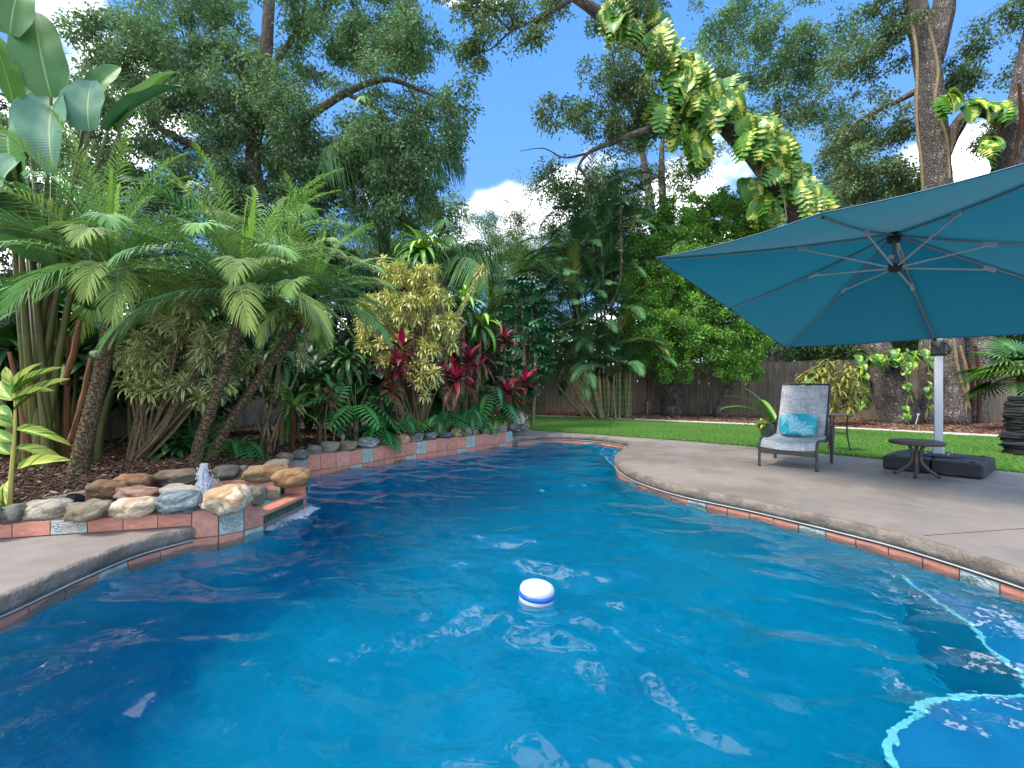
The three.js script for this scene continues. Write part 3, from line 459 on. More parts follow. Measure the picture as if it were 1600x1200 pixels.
// ---------------------------------------------------------------- leaf and crown builders
srand(31);
function sprigGeo(n, len, leafL, leafW, spread) {
  const g = new GB();
  for (let k = 0; k < n; k++) {
    const t = (k + 0.5) / n, c = V(RN() * spread * 0.5, t * len - len / 2, RN() * spread * 0.5);
    const dir = V(RN(), RN() * 0.7 - 0.1, RN()).normalize(), nrm = V(RN() * 0.6, 1, RN() * 0.6).normalize(), side = dir.clone().cross(nrm).normalize(), up = side.clone().cross(dir), l = leafL * RR(0.75, 1.25), w = leafW * RR(0.8, 1.2) / 2;
    const p = (a, s, u) => { const q = c.clone().addScaledVector(dir, a * l).addScaledVector(side, s * w).addScaledVector(up, u * l); return g.v(q.x, q.y, q.z); };
    const a = p(0, 0, 0), b = p(0.5, 1, 0.06), d = p(0.5, -1, 0.06), e = p(1, 0, -0.08), m = p(0.5, 0, 0);
    g.t(a, m, b); g.t(a, d, m); g.t(m, e, b); g.t(m, d, e);
  }
  return g.build();
}
const SPRIG = { oak: sprigGeo(16, 0.3, 0.1, 0.042, 0.3), ficus: sprigGeo(14, 0.2, 0.075, 0.042, 0.2), fine: sprigGeo(16, 0.3, 0.11, 0.016, 0.26), broad: sprigGeo(10, 0.34, 0.15, 0.075, 0.34) };
// crown of clumps: each blob is an uneven cloud of clumps, each clump a knot of sprigs round a twig
function crown(parent, blobs, o) {
  const pts = [], tw = new GB(), tone = o.tone;
  for (const [px, py, d, rp, k = 1, flat = 0.8] of blobs) {
    const c = at(px, py, d), r = rp * d / F, nc = Math.max(4, Math.round((o.clumps ?? 26) * k * Math.pow(r, 1.6)));
    for (let q = 0; q < nc; q++) {
      const dir = V(RN(), RN(), RN()).normalize(), rad = Math.pow(R(), o.shell ?? 0.45), cc = V(c.x + dir.x * rad * r, c.y + dir.y * rad * r * flat, c.z + dir.z * rad * r * (o.deep ?? 1));
      if (o.clear) { const qx = 800 + cc.x / -cc.z * F, qy = 600 - (cc.y - EYE) / -cc.z * F; if (o.clear.some(([x, y, rr]) => Math.hypot(qx - x, qy - y) < rr)) continue; }
      const cs = (o.clump ?? 0.34) * RR(0.6, 1.35), ns = Math.round((o.sprigs ?? 16) * RR(0.6, 1.3)), sh = RR(0.72, 1.25), yel = Math.pow(R(), 3);
      if (o.twigs !== false && R() < 0.5) { const b = cc.clone().lerp(c, RR(0.3, 0.55)).add(V(RN() * 0.1, RN() * 0.1, RN() * 0.1)); tw.tube([b, b.clone().lerp(cc, 0.55).add(V(RN() * 0.08, RN() * 0.08 + 0.05, RN() * 0.08)), cc], [0.018, 0.012, 0.005], 4, 1, 0, false); }
      for (let s = 0; s < ns; s++) {
        const p = V(cc.x + RN() * cs, cc.y + RN() * cs * 0.62, cc.z + RN() * cs), v = sh * RR(0.85, 1.15), cl = mix3(tone[0], tone[1], clamp(yel * 0.8 + R() * 0.5)); const sc = (o.size ?? 1) * RR(0.75, 1.25);
        pts.push({ p, r: [RN() * 0.8, R() * 6.283, RN() * 0.8], s: [sc, sc, sc], c: cl.map((x) => x * v) });
      }
    }
  }
  const im = scatter('crown', SPRIG[o.sprig ?? 'oak'], o.mat ?? MT.oakLeaf, pts); parent.add(im);
  if (tw.p.length) { const m = mesh('twigs', tw.build(), o.twigMat ?? MT.oakBark, parent); m.userData.kind = 'stuff'; }
  return pts.length;
}
const atPath = (a) => a.map(([x, y, d]) => at(x, y, d));
function limb(parent, pts, rad, mat = MT.oakBark, n = 26, sides = 9, wob = 0.2) { return mesh('limb', limbGeo(atPath(pts), rad, n, sides, 0.55, wob), mat, parent); }
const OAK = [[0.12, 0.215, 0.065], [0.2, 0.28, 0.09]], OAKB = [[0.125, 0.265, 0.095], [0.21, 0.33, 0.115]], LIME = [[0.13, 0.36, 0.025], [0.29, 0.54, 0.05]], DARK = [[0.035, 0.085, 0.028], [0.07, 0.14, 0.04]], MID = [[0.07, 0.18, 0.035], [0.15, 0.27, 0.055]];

// ---------------------------------------------------------------- trees
srand(41);
let nSprigs = 0;
{
  const t = thing('oak_tree', 'tall broad oak behind the date palms, dense fine grey-green crown', 'tree');
  mesh('trunk', limbGeo(atPath([[376, 668, 11.2], [384, 480, 11.4], [394, 300, 11.5], [396, 235, 11.6], [410, 130, 11.7], [418, 50, 11.8], [424, -60, 12], [432, -160, 12]]), [0.24, 0.2, 0.19, 0.18, 0.17, 0.15, 0.12, 0.06], 34, 10, 0.5, 0.14), MT.greyBark, t);
  limb(t, [[408, 135, 11.7], [470, 30, 11.6], [480, -20, 11.4]], [0.09, 0.06, 0.03], MT.greyBark);
  limb(t, [[395, 250, 11.6], [440, 215, 11.3], [500, 170, 11.2], [560, 136, 11.1], [606, 124, 11], [650, 138, 10.9], [700, 160, 10.8]], [0.14, 0.12, 0.1, 0.085, 0.07, 0.045, 0.02], MT.greyBark);
  limb(t, [[540, 145, 11.1], [600, 180, 11], [640, 225, 10.9], [660, 250, 10.9]], [0.06, 0.045, 0.03, 0.015], MT.greyBark);
  limb(t, [[394, 290, 11.5], [330, 240, 11.2], [250, 200, 11], [190, 130, 10.8]], [0.13, 0.1, 0.07, 0.03], MT.greyBark);
  limb(t, [[396, 240, 11.6], [420, 300, 11.3], [520, 300, 11], [580, 280, 11]], [0.1, 0.07, 0.05, 0.02], MT.greyBark);
  nSprigs += crown(t, [[175, 75, 11.5, 62, 1.1], [290, 100, 11.3, 115, 1.25], [250, 215, 11.2, 100, 1.2], [400, 175, 11.0, 125, 1.3], [500, 55, 11.8, 100, 1.0], [520, 235, 11.1, 100, 1.2], [610, 95, 11.4, 80, 0.8], [690, 165, 10.9, 50, 0.8], [640, 60, 11.2, 60, 0.6], [655, 250, 11, 60, 0.8], [350, 320, 11.2, 90, 1.0], [600, 160, 11, 80, 0.9], [200, 320, 11.6, 90, 1], [330, -20, 11.6, 110, 0.8], [600, -40, 11.6, 80, 0.6], [450, 300, 11.4, 90, 1.1], [610, 310, 11.2, 70, 1.0], [700, 230, 10.9, 30, 0.7], [130, 165, 11.8, 55, 0.9], [150, 260, 11.8, 75, 1], [60, 240, 12.3, 70, 0.9]], { tone: OAKB, clumps: 28, sprigs: 15, clump: 0.27, shell: 0.42, twigMat: MT.greyBark, clear: [[418, 10, 26], [416, 50, 26], [412, 75, 20], [396, 240, 24], [394, 262, 22], [560, 136, 22], [600, 125, 24], [525, 155, 20], [640, 135, 18], [440, 40, 16]] });
}
const leanPath = atPath([[1408, 668, 11.6], [1392, 610, 11.7], [1366, 540, 11.9], [1312, 430, 12.1], [1243, 330, 12.3], [1190, 250, 12.4], [1130, 190, 12.5], [1082, 140, 12.6], [1030, 92, 12.6], [982, 56, 12.6], [930, 17, 12.5], [880, -18, 12.3], [800, -60, 12]]);
const leanRad = [0.44, 0.35, 0.31, 0.3, 0.3, 0.29, 0.29, 0.26, 0.2, 0.17, 0.15, 0.13, 0.1];
{
  const t = thing('leaning_oak_tree', 'massive leaning oak trunk slanting over the lawn, draped in climbing leaves', 'tree');
  mesh('trunk', limbGeo(leanPath, leanRad, 60, 14, 0.6, 0.16), MT.oakBark, t);
  limb(t, [[1145, 205, 12.5], [1095, 192, 12.4], [1048, 192, 12.3], [1000, 207, 12.2], [950, 225, 12.1], [918, 240, 12], [903, 262, 12], [901, 285, 12]], [0.15, 0.13, 0.125, 0.11, 0.09, 0.07, 0.04, 0.015], MT.oakBark);
  limb(t, [[918, 240, 12], [880, 246, 11.9], [850, 232, 11.8], [812, 236, 11.8]], [0.035, 0.02, 0.012, 0.006], MT.oakBark, 16, 6);
  limb(t, [[905, 262, 12], [930, 290, 12], [985, 262, 12.2]], [0.04, 0.025, 0.012], MT.oakBark, 14, 6);
  limb(t, [[905, -8, 11.2], [850, 25, 11], [800, 48, 10.9], [765, 78, 10.8], [738, 84, 10.8]], [0.06, 0.05, 0.035, 0.022, 0.01], MT.oakBark, 18, 7);
  limb(t, [[1030, 92, 12.6], [1015, 0, 12.6], [1060, -80, 12.6]], [0.14, 0.11, 0.08]);
  limb(t, [[800, 48, 10.9], [760, 20, 10.8], [720, 15, 10.8]], [0.03, 0.02, 0.008], MT.oakBark, 12, 5);
  nSprigs += crown(t, [[965, 130, 12.4, 70, 0.9], [915, 165, 12.2, 48, 0.55], [1000, 185, 12.8, 60, 0.8], [870, 185, 12.1, 42, 0.4], [950, 215, 12.1, 40, 0.5], [740, 70, 10.8, 48, 0.55], [800, 20, 10.9, 50, 0.5], [730, 20, 10.7, 45, 0.6], [835, 60, 10.9, 22, 0.5], [985, 20, 12.6, 60, 1.0], [860, -10, 11.2, 40, 0.6], [930, 285, 12.2, 28, 0.5]], { tone: OAK, clumps: 34, sprigs: 11, clump: 0.2, shell: 0.6 });
}
const uprightPath = atPath([[1474, 670, 11.4], [1473, 600, 11.6], [1470, 500, 11.8], [1466, 380, 12], [1463, 270, 12.1], [1455, 170, 12.2], [1447, 80, 12.3], [1430, 0, 12.4], [1420, -90, 12.4]]);
{
  const t = thing('upright_oak_tree', 'thick upright grey oak trunk rising behind the parasol with hanging vines', 'tree');
  mesh('trunk', limbGeo(uprightPath, [0.5, 0.42, 0.37, 0.33, 0.3, 0.28, 0.29, 0.24, 0.18], 50, 14, 0.6, 0.16), MT.oakBark, t);
  limb(t, [[1452, 100, 12.3], [1470, 40, 12.2], [1478, -20, 12.2], [1490, -90, 12.2]], [0.28, 0.24, 0.22, 0.18]);
  limb(t, [[1470, 250, 12.1], [1492, 205, 12], [1512, 178, 11.9], [1540, 174, 11.8], [1566, 186, 11.7], [1590, 210, 11.6]], [0.17, 0.16, 0.15, 0.15, 0.16, 0.18]);
  limb(t, [[1452, 130, 12.3], [1400, 160, 12.6], [1340, 190, 13], [1310, 230, 13]], [0.09, 0.06, 0.04, 0.015]);
  for (const v of [[[1452, 40, 11.9], [1466, 110, 11.75], [1461, 160, 11.7], [1478, 210, 11.6], [1484, 280, 11.5]], [[1424, 30, 12], [1433, 90, 11.8], [1432, 180, 11.7], [1440, 260, 11.6], [1442, 300, 11.6]], [[1484, 240, 11.6], [1500, 190, 11.6], [1516, 172, 11.6]], [[1500, 540, 11.2], [1512, 590, 11.1], [1506, 662, 11.0]], [[1490, 530, 11.2], [1498, 580, 11.1], [1516, 640, 11.0]]]) mesh('vine_stem', limbGeo(atPath(v), [0.035, 0.04, 0.03], 22, 6, 0.3, 0.4), MT.cane, t);
  nSprigs += crown(t, [[1345, 210, 13.2, 62, 0.8], [1390, 60, 12.8, 55, 0.6], [1330, 110, 13.2, 60, 0.5], [1395, 200, 12.9, 40, 0.6], [1500, 115, 12.8, 42, 0.7], [1530, 70, 12.6, 26, 0.4], [1330, 290, 13.4, 70, 0.8], [1400, 290, 13.4, 60, 0.8], [1380, 10, 12.6, 45, 0.6], [1550, 225, 12.6, 40, 0.7]], { tone: OAK, clumps: 32, sprigs: 11, clump: 0.22, shell: 0.6 });
}
{
  const t = thing('forked_oak_tree', 'rough oak trunk at the edge of the view beyond the parasol', 'tree');
  mesh('trunk', limbGeo(atPath([[1512, 668, 11.7], [1522, 600, 11.8], [1545, 450, 11.7], [1572, 290, 11.6], [1590, 190, 11.5], [1604, 100, 11.4], [1625, -10, 11.3]]), [0.34, 0.28, 0.27, 0.29, 0.28, 0.21, 0.14], 40, 13, 0.6, 0.18), MT.oakBark, t);
  for (const v of [[[1570, 290, 11.2], [1585, 240, 11.1], [1596, 190, 11.1], [1592, 130, 11.1]], [[1550, 270, 11.2], [1562, 215, 11.2], [1570, 185, 11.2]], [[1512, 560, 11.2], [1520, 610, 11.2], [1514, 664, 11.2]], [[1524, 540, 11.3], [1530, 600, 11.3], [1528, 662, 11.3]]]) mesh('vine_stem', limbGeo(atPath(v), [0.035, 0.045, 0.03], 20, 6, 0.3, 0.4), MT.fibre, t);
  nSprigs += crown(t, [[1640, -20, 11.4, 110, 0.8], [1700, 120, 11.5, 100, 0.8], [1590, 10, 11.4, 25, 0.5]], { tone: OAK, clumps: 24, sprigs: 11, clump: 0.24, shell: 0.5 });
}
{ // trees standing beyond the fence
  const far = (label, trunk, rad, blobs, o, name = 'background_tree') => { const t = thing(name, label, 'tree', null, 'trees beyond the fence'); mesh('trunk', limbGeo(atPath(trunk), rad, 24, 8, 0.6, 0.16), MT.oakBark, t); nSprigs += crown(t, blobs, o); return t; };
  const O = { tone: MID, clumps: 15, sprigs: 15, clump: 0.42, shell: 0.5, size: 1.35 };
  const t1 = far('slim double-stemmed tree seen under the arching oak limb', [[1040, 640, 18.5], [1034, 420, 18.5], [1018, 330, 18.5], [1006, 250, 18.5], [990, 180, 18.5], [970, 120, 18.5]], [0.3, 0.24, 0.2, 0.17, 0.12, 0.05], [[1010, 235, 18.6, 60, 0.35], [1075, 270, 18.4, 60, 0.6], [960, 260, 18.3, 50, 0.35]], { ...O, tone: OAK, size: 1.2 });
  limb(t1, [[1044, 420, 18.5], [1036, 320, 18.5], [1034, 240, 18.5], [1038, 190, 18.6]], [0.2, 0.16, 0.13, 0.06], MT.oakBark, 16, 7);
  limb(t1, [[1014, 300, 18.5], [975, 282, 18.4], [935, 290, 18.3]], [0.07, 0.05, 0.02], MT.oakBark, 12, 6);
  far('grey-green tree crown showing between the leaning oak and the upright oak', [[1210, 640, 19], [1205, 400, 19], [1215, 150, 19]], [0.3, 0.22, 0.1], [[1180, 60, 18, 85, 0.6], [1250, 120, 18.5, 85, 0.65], [1200, 190, 18, 70, 0.55], [1120, 120, 18, 60, 0.5], [1130, 20, 18, 60, 0.4], [1290, 60, 18, 60, 0.4], [1290, 190, 19, 40, 0.6]], { ...O, tone: OAKB });
  far('thin tree with open crown against the sky left of the parasol top', [[1315, 640, 20], [1308, 400, 20], [1306, 310, 20], [1312, 230, 20]], [0.26, 0.2, 0.15, 0.06], [[1300, 270, 20, 45, 0.4], [1340, 240, 20, 50, 0.5], [1290, 345, 19.5, 70, 0.8], [1380, 330, 19, 90, 0.9]], { ...O, tone: OAK });
  far('loose bushy tree below the white cloud in the middle of the view', [[770, 640, 20], [768, 500, 20], [765, 400, 20]], [0.24, 0.18, 0.07], [[745, 355, 19.5, 38, 0.6], [790, 335, 19.5, 40, 0.55], [760, 400, 19, 60, 1.1], [820, 380, 19, 60, 1.0], [830, 290, 18.5, 20, 0.4]], { ...O, sprig: 'fine', tone: MID });
  far('feathery bright green bamboo-like tree behind the dark glossy shrub', [[830, 640, 17.5], [832, 560, 17.5], [836, 450, 17.5]], [0.16, 0.12, 0.05], [[800, 430, 17, 60, 1.2], [850, 420, 17, 60, 1.2], [830, 500, 16.8, 60, 1.2], [780, 480, 17, 50, 1.2]], { ...O, sprig: 'fine', tone: [[0.08, 0.22, 0.025], [0.17, 0.33, 0.045]], clumps: 20, clump: 0.36 });
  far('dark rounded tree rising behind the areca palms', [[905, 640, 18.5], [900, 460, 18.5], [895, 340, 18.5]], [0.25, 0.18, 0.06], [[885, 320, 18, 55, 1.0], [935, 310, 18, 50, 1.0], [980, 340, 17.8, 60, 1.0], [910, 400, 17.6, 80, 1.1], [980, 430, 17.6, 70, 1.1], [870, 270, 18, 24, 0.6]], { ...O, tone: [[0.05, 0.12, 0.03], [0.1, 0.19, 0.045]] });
  far('leafy tree behind the queen palm, mostly hidden', [[640, 640, 17], [645, 480, 17], [640, 380, 17]], [0.22, 0.18, 0.06], [[640, 400, 16.5, 80, 1.1], [560, 420, 16, 80, 1.0], [690, 340, 16.5, 40, 0.9], [700, 440, 16.5, 60, 1.1]], { ...O, tone: OAKB });
  far('low dark tree filling the gap behind the fence near the yellow bush', [[1270, 640, 19.5], [1270, 580, 19.5], [1268, 540, 19.5]], [0.2, 0.16, 0.08], [[1230, 520, 19.5, 70, 1.1], [1320, 510, 19.5, 80, 1.1], [1440, 500, 19, 90, 1.1], [1560, 490, 18, 100, 1.0], [1660, 470, 17, 110, 1.0]], { ...O, tone: MID, clumps: 18 });
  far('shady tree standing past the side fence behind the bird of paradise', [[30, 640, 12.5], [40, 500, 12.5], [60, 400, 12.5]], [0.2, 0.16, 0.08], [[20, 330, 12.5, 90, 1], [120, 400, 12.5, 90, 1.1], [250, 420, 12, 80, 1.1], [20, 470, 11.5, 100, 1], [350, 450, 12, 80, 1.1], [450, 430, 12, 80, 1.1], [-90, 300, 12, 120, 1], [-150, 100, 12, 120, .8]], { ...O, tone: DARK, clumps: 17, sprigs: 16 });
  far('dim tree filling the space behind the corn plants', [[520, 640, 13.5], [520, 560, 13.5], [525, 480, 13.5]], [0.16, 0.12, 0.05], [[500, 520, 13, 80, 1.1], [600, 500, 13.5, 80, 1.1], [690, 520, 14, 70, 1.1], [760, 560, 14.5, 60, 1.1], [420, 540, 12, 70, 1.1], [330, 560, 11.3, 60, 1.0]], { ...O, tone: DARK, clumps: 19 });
}
{ // bright green ficus in front of the fence
  const t = thing('ficus_tree', 'bright green small-leaved ficus tree hanging over the fence boards', 'tree');
  mesh('trunk', limbGeo(atPath([[1052, 650, 14.3], [1050, 600, 14.2], [1055, 540, 14], [1060, 450, 14]]), [0.36, 0.3, 0.26, 0.14], 22, 10, 0.6, 0.18), MT.oakBark, t);
  limb(t, [[1124, 652, 13.7], [1136, 615, 13.6], [1142, 580, 13.5], [1150, 520, 13.4]], [0.22, 0.16, 0.15, 0.09], MT.greyBark);
  for (const p of [[[1055, 540, 14], [1010, 470, 13.6], [1000, 400, 13.5]], [[1060, 500, 14], [1100, 420, 13.6], [1120, 350, 13.6]], [[1145, 570, 13.5], [1090, 520, 13.2], [1050, 510, 13]]]) limb(t, p, [0.1, 0.06, 0.025], MT.greyBark, 14, 6);
  nSprigs += crown(t, [[1015, 390, 13.6, 45, 1.2], [1070, 350, 13.6, 55, 1.3], [1125, 345, 13.6, 55, 1.3], [1030, 450, 13.3, 60, 1.4], [1090, 430, 13.1, 70, 1.4], [1150, 450, 13, 60, 1.3], [1010, 510, 13.3, 48, 1.2], [1060, 520, 12.9, 60, 1.4], [1120, 515, 12.8, 62, 1.4], [1170, 530, 12.8, 40, 1.2], [1000, 555, 13.4, 30, 1.0], [1060, 570, 13.1, 35, 1.0], [1150, 570, 12.9, 38, 1.1], [1180, 390, 13.4, 50, 1.1]], { tone: LIME, sprig: 'ficus', mat: MT.oakLeaf, clumps: 62, sprigs: 13, clump: 0.17, shell: 0.3, deep: 0.8, twigMat: MT.greyBark, size: 1.05 });
}
{ // wood far beyond the fences, read as one mass
  srand(45); const holder = new THREE.Group(), blobs = []; for (let x = -900; x < 2500; x += 85) { blobs.push([x, 545 + RN() * 14, 27 + RN() * 2, 75, 0.55], [x + 40, 590, 26, 60, 0.5]); if (x < 60 || x > 1500) blobs.push([x, 470 + RN() * 25, 27, 80, 0.45]); }
  crown(holder, blobs, { tone: MID, clumps: 5, sprigs: 15, clump: 0.7, shell: 0.5, size: 2.3, sprig: 'broad', twigs: false }); const im = holder.children[0]; im.name = 'distant_wood'; scene.add(im); tag(im, 'hazy mass of far trees beyond the garden fences', 'trees');
  const t = thing('shade_shrub', 'dark broad-leaved shrub hedge along the side fence behind the palms', 'shrub'); mesh('stem', limbGeo(atPath([[250, 690, 8], [255, 640, 8], [262, 590, 8]]), [0.05, 0.04, 0.02], 10, 6, 0.3, 0.1), MT.oakBark, t);
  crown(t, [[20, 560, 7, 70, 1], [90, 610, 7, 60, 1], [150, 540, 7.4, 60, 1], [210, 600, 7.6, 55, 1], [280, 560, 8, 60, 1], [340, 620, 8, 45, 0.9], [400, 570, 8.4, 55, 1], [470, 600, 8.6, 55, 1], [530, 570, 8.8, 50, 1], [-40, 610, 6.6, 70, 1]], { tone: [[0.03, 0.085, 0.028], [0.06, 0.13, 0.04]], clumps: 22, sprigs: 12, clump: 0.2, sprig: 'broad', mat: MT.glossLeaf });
}
console.log('sprigs', nSprigs);
// ---------------------------------------------------------------- leaf shapes (base at the origin, along +x, face up)
function bladeGeo({ L = 1, W = 0.2, n = 8, bend = 0.6, fold = 0.15, wave = 0, tip = 1, base = 0.35, pow = 0.8, splits = 0, sd = 0 }) {
  const g = new GB(); let x = 0, y = 0, a = 0; const rows = [];
  for (let k = 0; k <= n; k++) {
    const t = k / n, w = W / 2 * Math.pow(Math.sin(Math.PI * clamp(mix(base * 0.18, 1, Math.pow(t, pow)), 0.001, 0.999)), tip) + (k === n ? 0 : 0.0015);
    const wy = wave * Math.sin(t * 17 + sd), r = [];
    for (const s of [-1, -0.5, 0, 0.5, 1]) r.push(g.v(x - Math.sin(a) * (fold * Math.abs(s) * w * 2 + wy * s), y + Math.cos(a) * (fold * Math.abs(s) * w * 2) + wy * Math.abs(s) * w * 3, s * w * (1 + 0.06 * Math.sin(sd + t * 9)), t, (s + 1) / 2));
    rows.push(r); a = -bend * (t + 0.5 / n); x += Math.cos(a) * L / n; y += Math.sin(a) * L / n;
  }
  for (let k = 0; k < n; k++) for (let s = 0; s < 4; s++) {
    if (splits && (s === 0 || s === 3) && ((k * 7 + s * 3 + sd) % splits === 0)) { g.t(rows[k][s === 0 ? 1 : 3], rows[k + 1][s === 0 ? 1 : 3], rows[k + 1][s === 0 ? 0 : 4]); continue; }
    g.q(rows[k][s], rows[k][s + 1], rows[k + 1][s + 1], rows[k + 1][s]);
  }
  return g.build();
}
function lobedGeo({ L = 0.4, W = 0.34, lobes = 7, gap = 0.45, droop = 0.25, depth = 0.12, fwd = 0.5, ldroop = 0.35 }) {
  const g = new GB(), N = 6, mid = (t) => V(t * L, -droop * L * t * t, 0), q = [], r = [];
  for (let k = 0; k <= N; k++) { const t = k / N, m = mid(t), w = depth * W * Math.sin(Math.PI * clamp(0.15 + 0.85 * t)) + 0.002; q.push(m.clone().add(V(0, 0.01, -w))); r.push(m.clone().add(V(0, 0.01, w))); }
  g.ribbon(q, r);
  for (const s of [-1, 1]) for (let i = 0; i < lobes; i++) {
    const t = (i + 0.4) / lobes, c = mid(t), len = W / 2 * Math.pow(Math.sin(Math.PI * clamp(0.2 + 0.72 * t)), 0.7) * 1.15, an = fwd * mix(-0.6, 1.5, t), w0 = L / lobes * (1 - gap) * 0.62, dx = Math.sin(an), dz = Math.cos(an) * s;
    const row = []; for (let k = 0; k <= 3; k++) { const u = k / 3, w = w0 * [0.8, 1.1, 1, 0.12][k], px = c.x + dx * len * u, pz = c.z + dz * len * u, py = c.y + 0.05 * len * u - ldroop * len * u * u; row.push([g.v(px - Math.cos(an) * w, py, pz + Math.sin(an) * w * s, clamp(t - 0.06), 0.5 + s * 0.5 * u), g.v(px + Math.cos(an) * w, py, pz - Math.sin(an) * w * s, clamp(t + 0.06), 0.5 + s * 0.5 * u)]); }
    for (let k = 0; k < 3; k++) g.q(row[k][0], row[k][1], row[k + 1][1], row[k + 1][0]);
  }
  return g.build();
}
// feather palm frond: rachis with two rows of leaflets
function frondGeo({ L = 1.3, n = 38, leaf = 0.3, w = 0.014, rise = 0.9, bend = 1.5, vee = 0.5, droop = 0.5, fwd = 0.75, start = 0.1, thick = 0.012, jit = 0.1 }) {
  const g = new GB(), pts = [], dirs = [], K = 18; let x = 0, y = 0;
  for (let k = 0; k <= K; k++) { const t = k / K, a = rise - bend * Math.pow(t, 1.25); pts.push(V(x, y, 0)); dirs.push(a); x += Math.cos(a) * L / K; y += Math.sin(a) * L / K; }
  g.tube(pts, pts.map((_, k) => mix(thick, 0.0025, k / K)), 4, 1, 0, false);
  const S = (t) => { const q = t * K, i = Math.min(K - 1, Math.floor(q)); return [pts[i].clone().lerp(pts[i + 1], q - i), mix(dirs[i], dirs[i + 1], q - i)]; };
  for (let i = 0; i < n; i++) for (const s of [-1, 1]) {
    const t = start + (1 - start) * (i + 0.5 + RR(-0.25, 0.25)) / n, [p, a] = S(t), l = leaf * Math.pow(Math.sin(Math.PI * clamp(0.16 + 0.8 * t)), 0.75) * RR(0.88, 1.08), f = fwd * RR(0.85, 1.15) + 0.5 * t * t, v = vee * RR(0.6, 1.3) + RR(-jit, jit);
    const T = V(Math.cos(a), Math.sin(a), 0), Nn = V(-Math.sin(a), Math.cos(a), 0), out = V(0, 0, s).multiplyScalar(Math.cos(v)).addScaledVector(Nn, Math.sin(v));
    const d = out.multiplyScalar(Math.cos(f)).addScaledVector(T, Math.sin(f)).normalize(), wd = T.clone().addScaledVector(d, -T.dot(d)).normalize();
    const P = (u) => p.clone().addScaledVector(d, l * u).add(V(0, -droop * l * u * u, 0)); const row = [];
    [[0, 0.5], [0.35, 1], [0.7, 0.8]].forEach(([u, ww]) => { const c = P(u); row.push([g.v(...c.clone().addScaledVector(wd, -w * ww).toArray(), u, 0), g.v(...c.addScaledVector(wd, w * ww).toArray(), u, 1)]); });
    const e = g.v(...P(1).toArray(), 1, 0.5);
    for (let k = 0; k < 2; k++) g.q(row[k][0], row[k][1], row[k + 1][1], row[k + 1][0]); g.t(row[2][0], row[2][1], e);
  }
  return g.build();
}
function set(m, pos, yaw, pitch = 0, roll = 0, s = 1) { m.position.copy(pos); m.rotation.set(roll, yaw, pitch, 'YZX'); if (Array.isArray(s)) m.scale.set(...s); else m.scale.setScalar(s); return m; }
// lay a unit-length leaf between two points with its face towards a hint
function span(m, p0, p1, face, width = 1) { const X = p1.clone().sub(p0), l = X.length(); X.normalize(); const Z = X.clone().cross(face).normalize(), Y = Z.clone().cross(X); const M = new THREE.Matrix4().makeBasis(X.multiplyScalar(l), Y.multiplyScalar(l), Z.multiplyScalar(width)); M.setPosition(p0); M.decompose(m.position, m.quaternion, m.scale); return m; }

// ---------------------------------------------------------------- pygmy date palms
srand(51);
const dateF = [
  frondGeo({ L: 1.5, rise: 1.38, bend: 0.95, leaf: 0.28, n: 40, w: 0.0065 }), frondGeo({ L: 1.4, rise: 0.98, bend: 1.35, leaf: 0.31, n: 40, w: 0.0065 }), frondGeo({ L: 1.45, rise: 0.68, bend: 1.3, leaf: 0.32, n: 40, droop: 0.45, w: 0.0065 }),
  frondGeo({ L: 1.4, rise: 0.42, bend: 1.25, leaf: 0.32, n: 40, droop: 0.5, w: 0.0065 }), frondGeo({ L: 1.25, rise: 0.05, bend: 1.15, leaf: 0.3, n: 38, droop: 0.55, w: 0.0065 })];
const spearF = frondGeo({ L: 1.0, rise: 1.45, bend: 0.15, leaf: 0.16, n: 30, fwd: 1.25, vee: 0.2, droop: 0 });
function palmTrunk(pts, rad, name, parent) {
  const path = smooth(pts, 60), r = lerpArr(rad, 61), g = new GB(); g.tube(path, r, 12, 0.25, 0.12);
  for (let k = 0; k < 330; k++) { const t = k / 330, i = Math.min(59, Math.floor(t * 60)), c = path[i].clone().lerp(path[i + 1], t * 60 - i), a = k * 2.4, R0 = r[i]; const o = V(Math.cos(a), 0, Math.sin(a)), tv = V(-Math.sin(a), 0, Math.cos(a)), w = R0 * 0.27, h = R0 * 0.3, pr = R0 * RR(0.14, 0.3);
    const b = c.clone().addScaledVector(o, R0 * 0.97), i0 = g.v(...b.clone().addScaledVector(tv, -w).toArray(), 0.1, 0.1), i1 = g.v(...b.clone().addScaledVector(tv, w).toArray(), 0.6, 0.1), i2 = g.v(...b.clone().add(V(0, h, 0)).addScaledVector(o, pr).toArray(), 0.4, 0.5), i3 = g.v(...b.clone().add(V(0, h * 1.6, 0)).toArray(), 0.3, 0.8); g.t(i0, i1, i2); g.t(i1, i3, i2); g.t(i3, i0, i2); }
  return mesh(name, g.build(), MT.palmBark, parent);
}
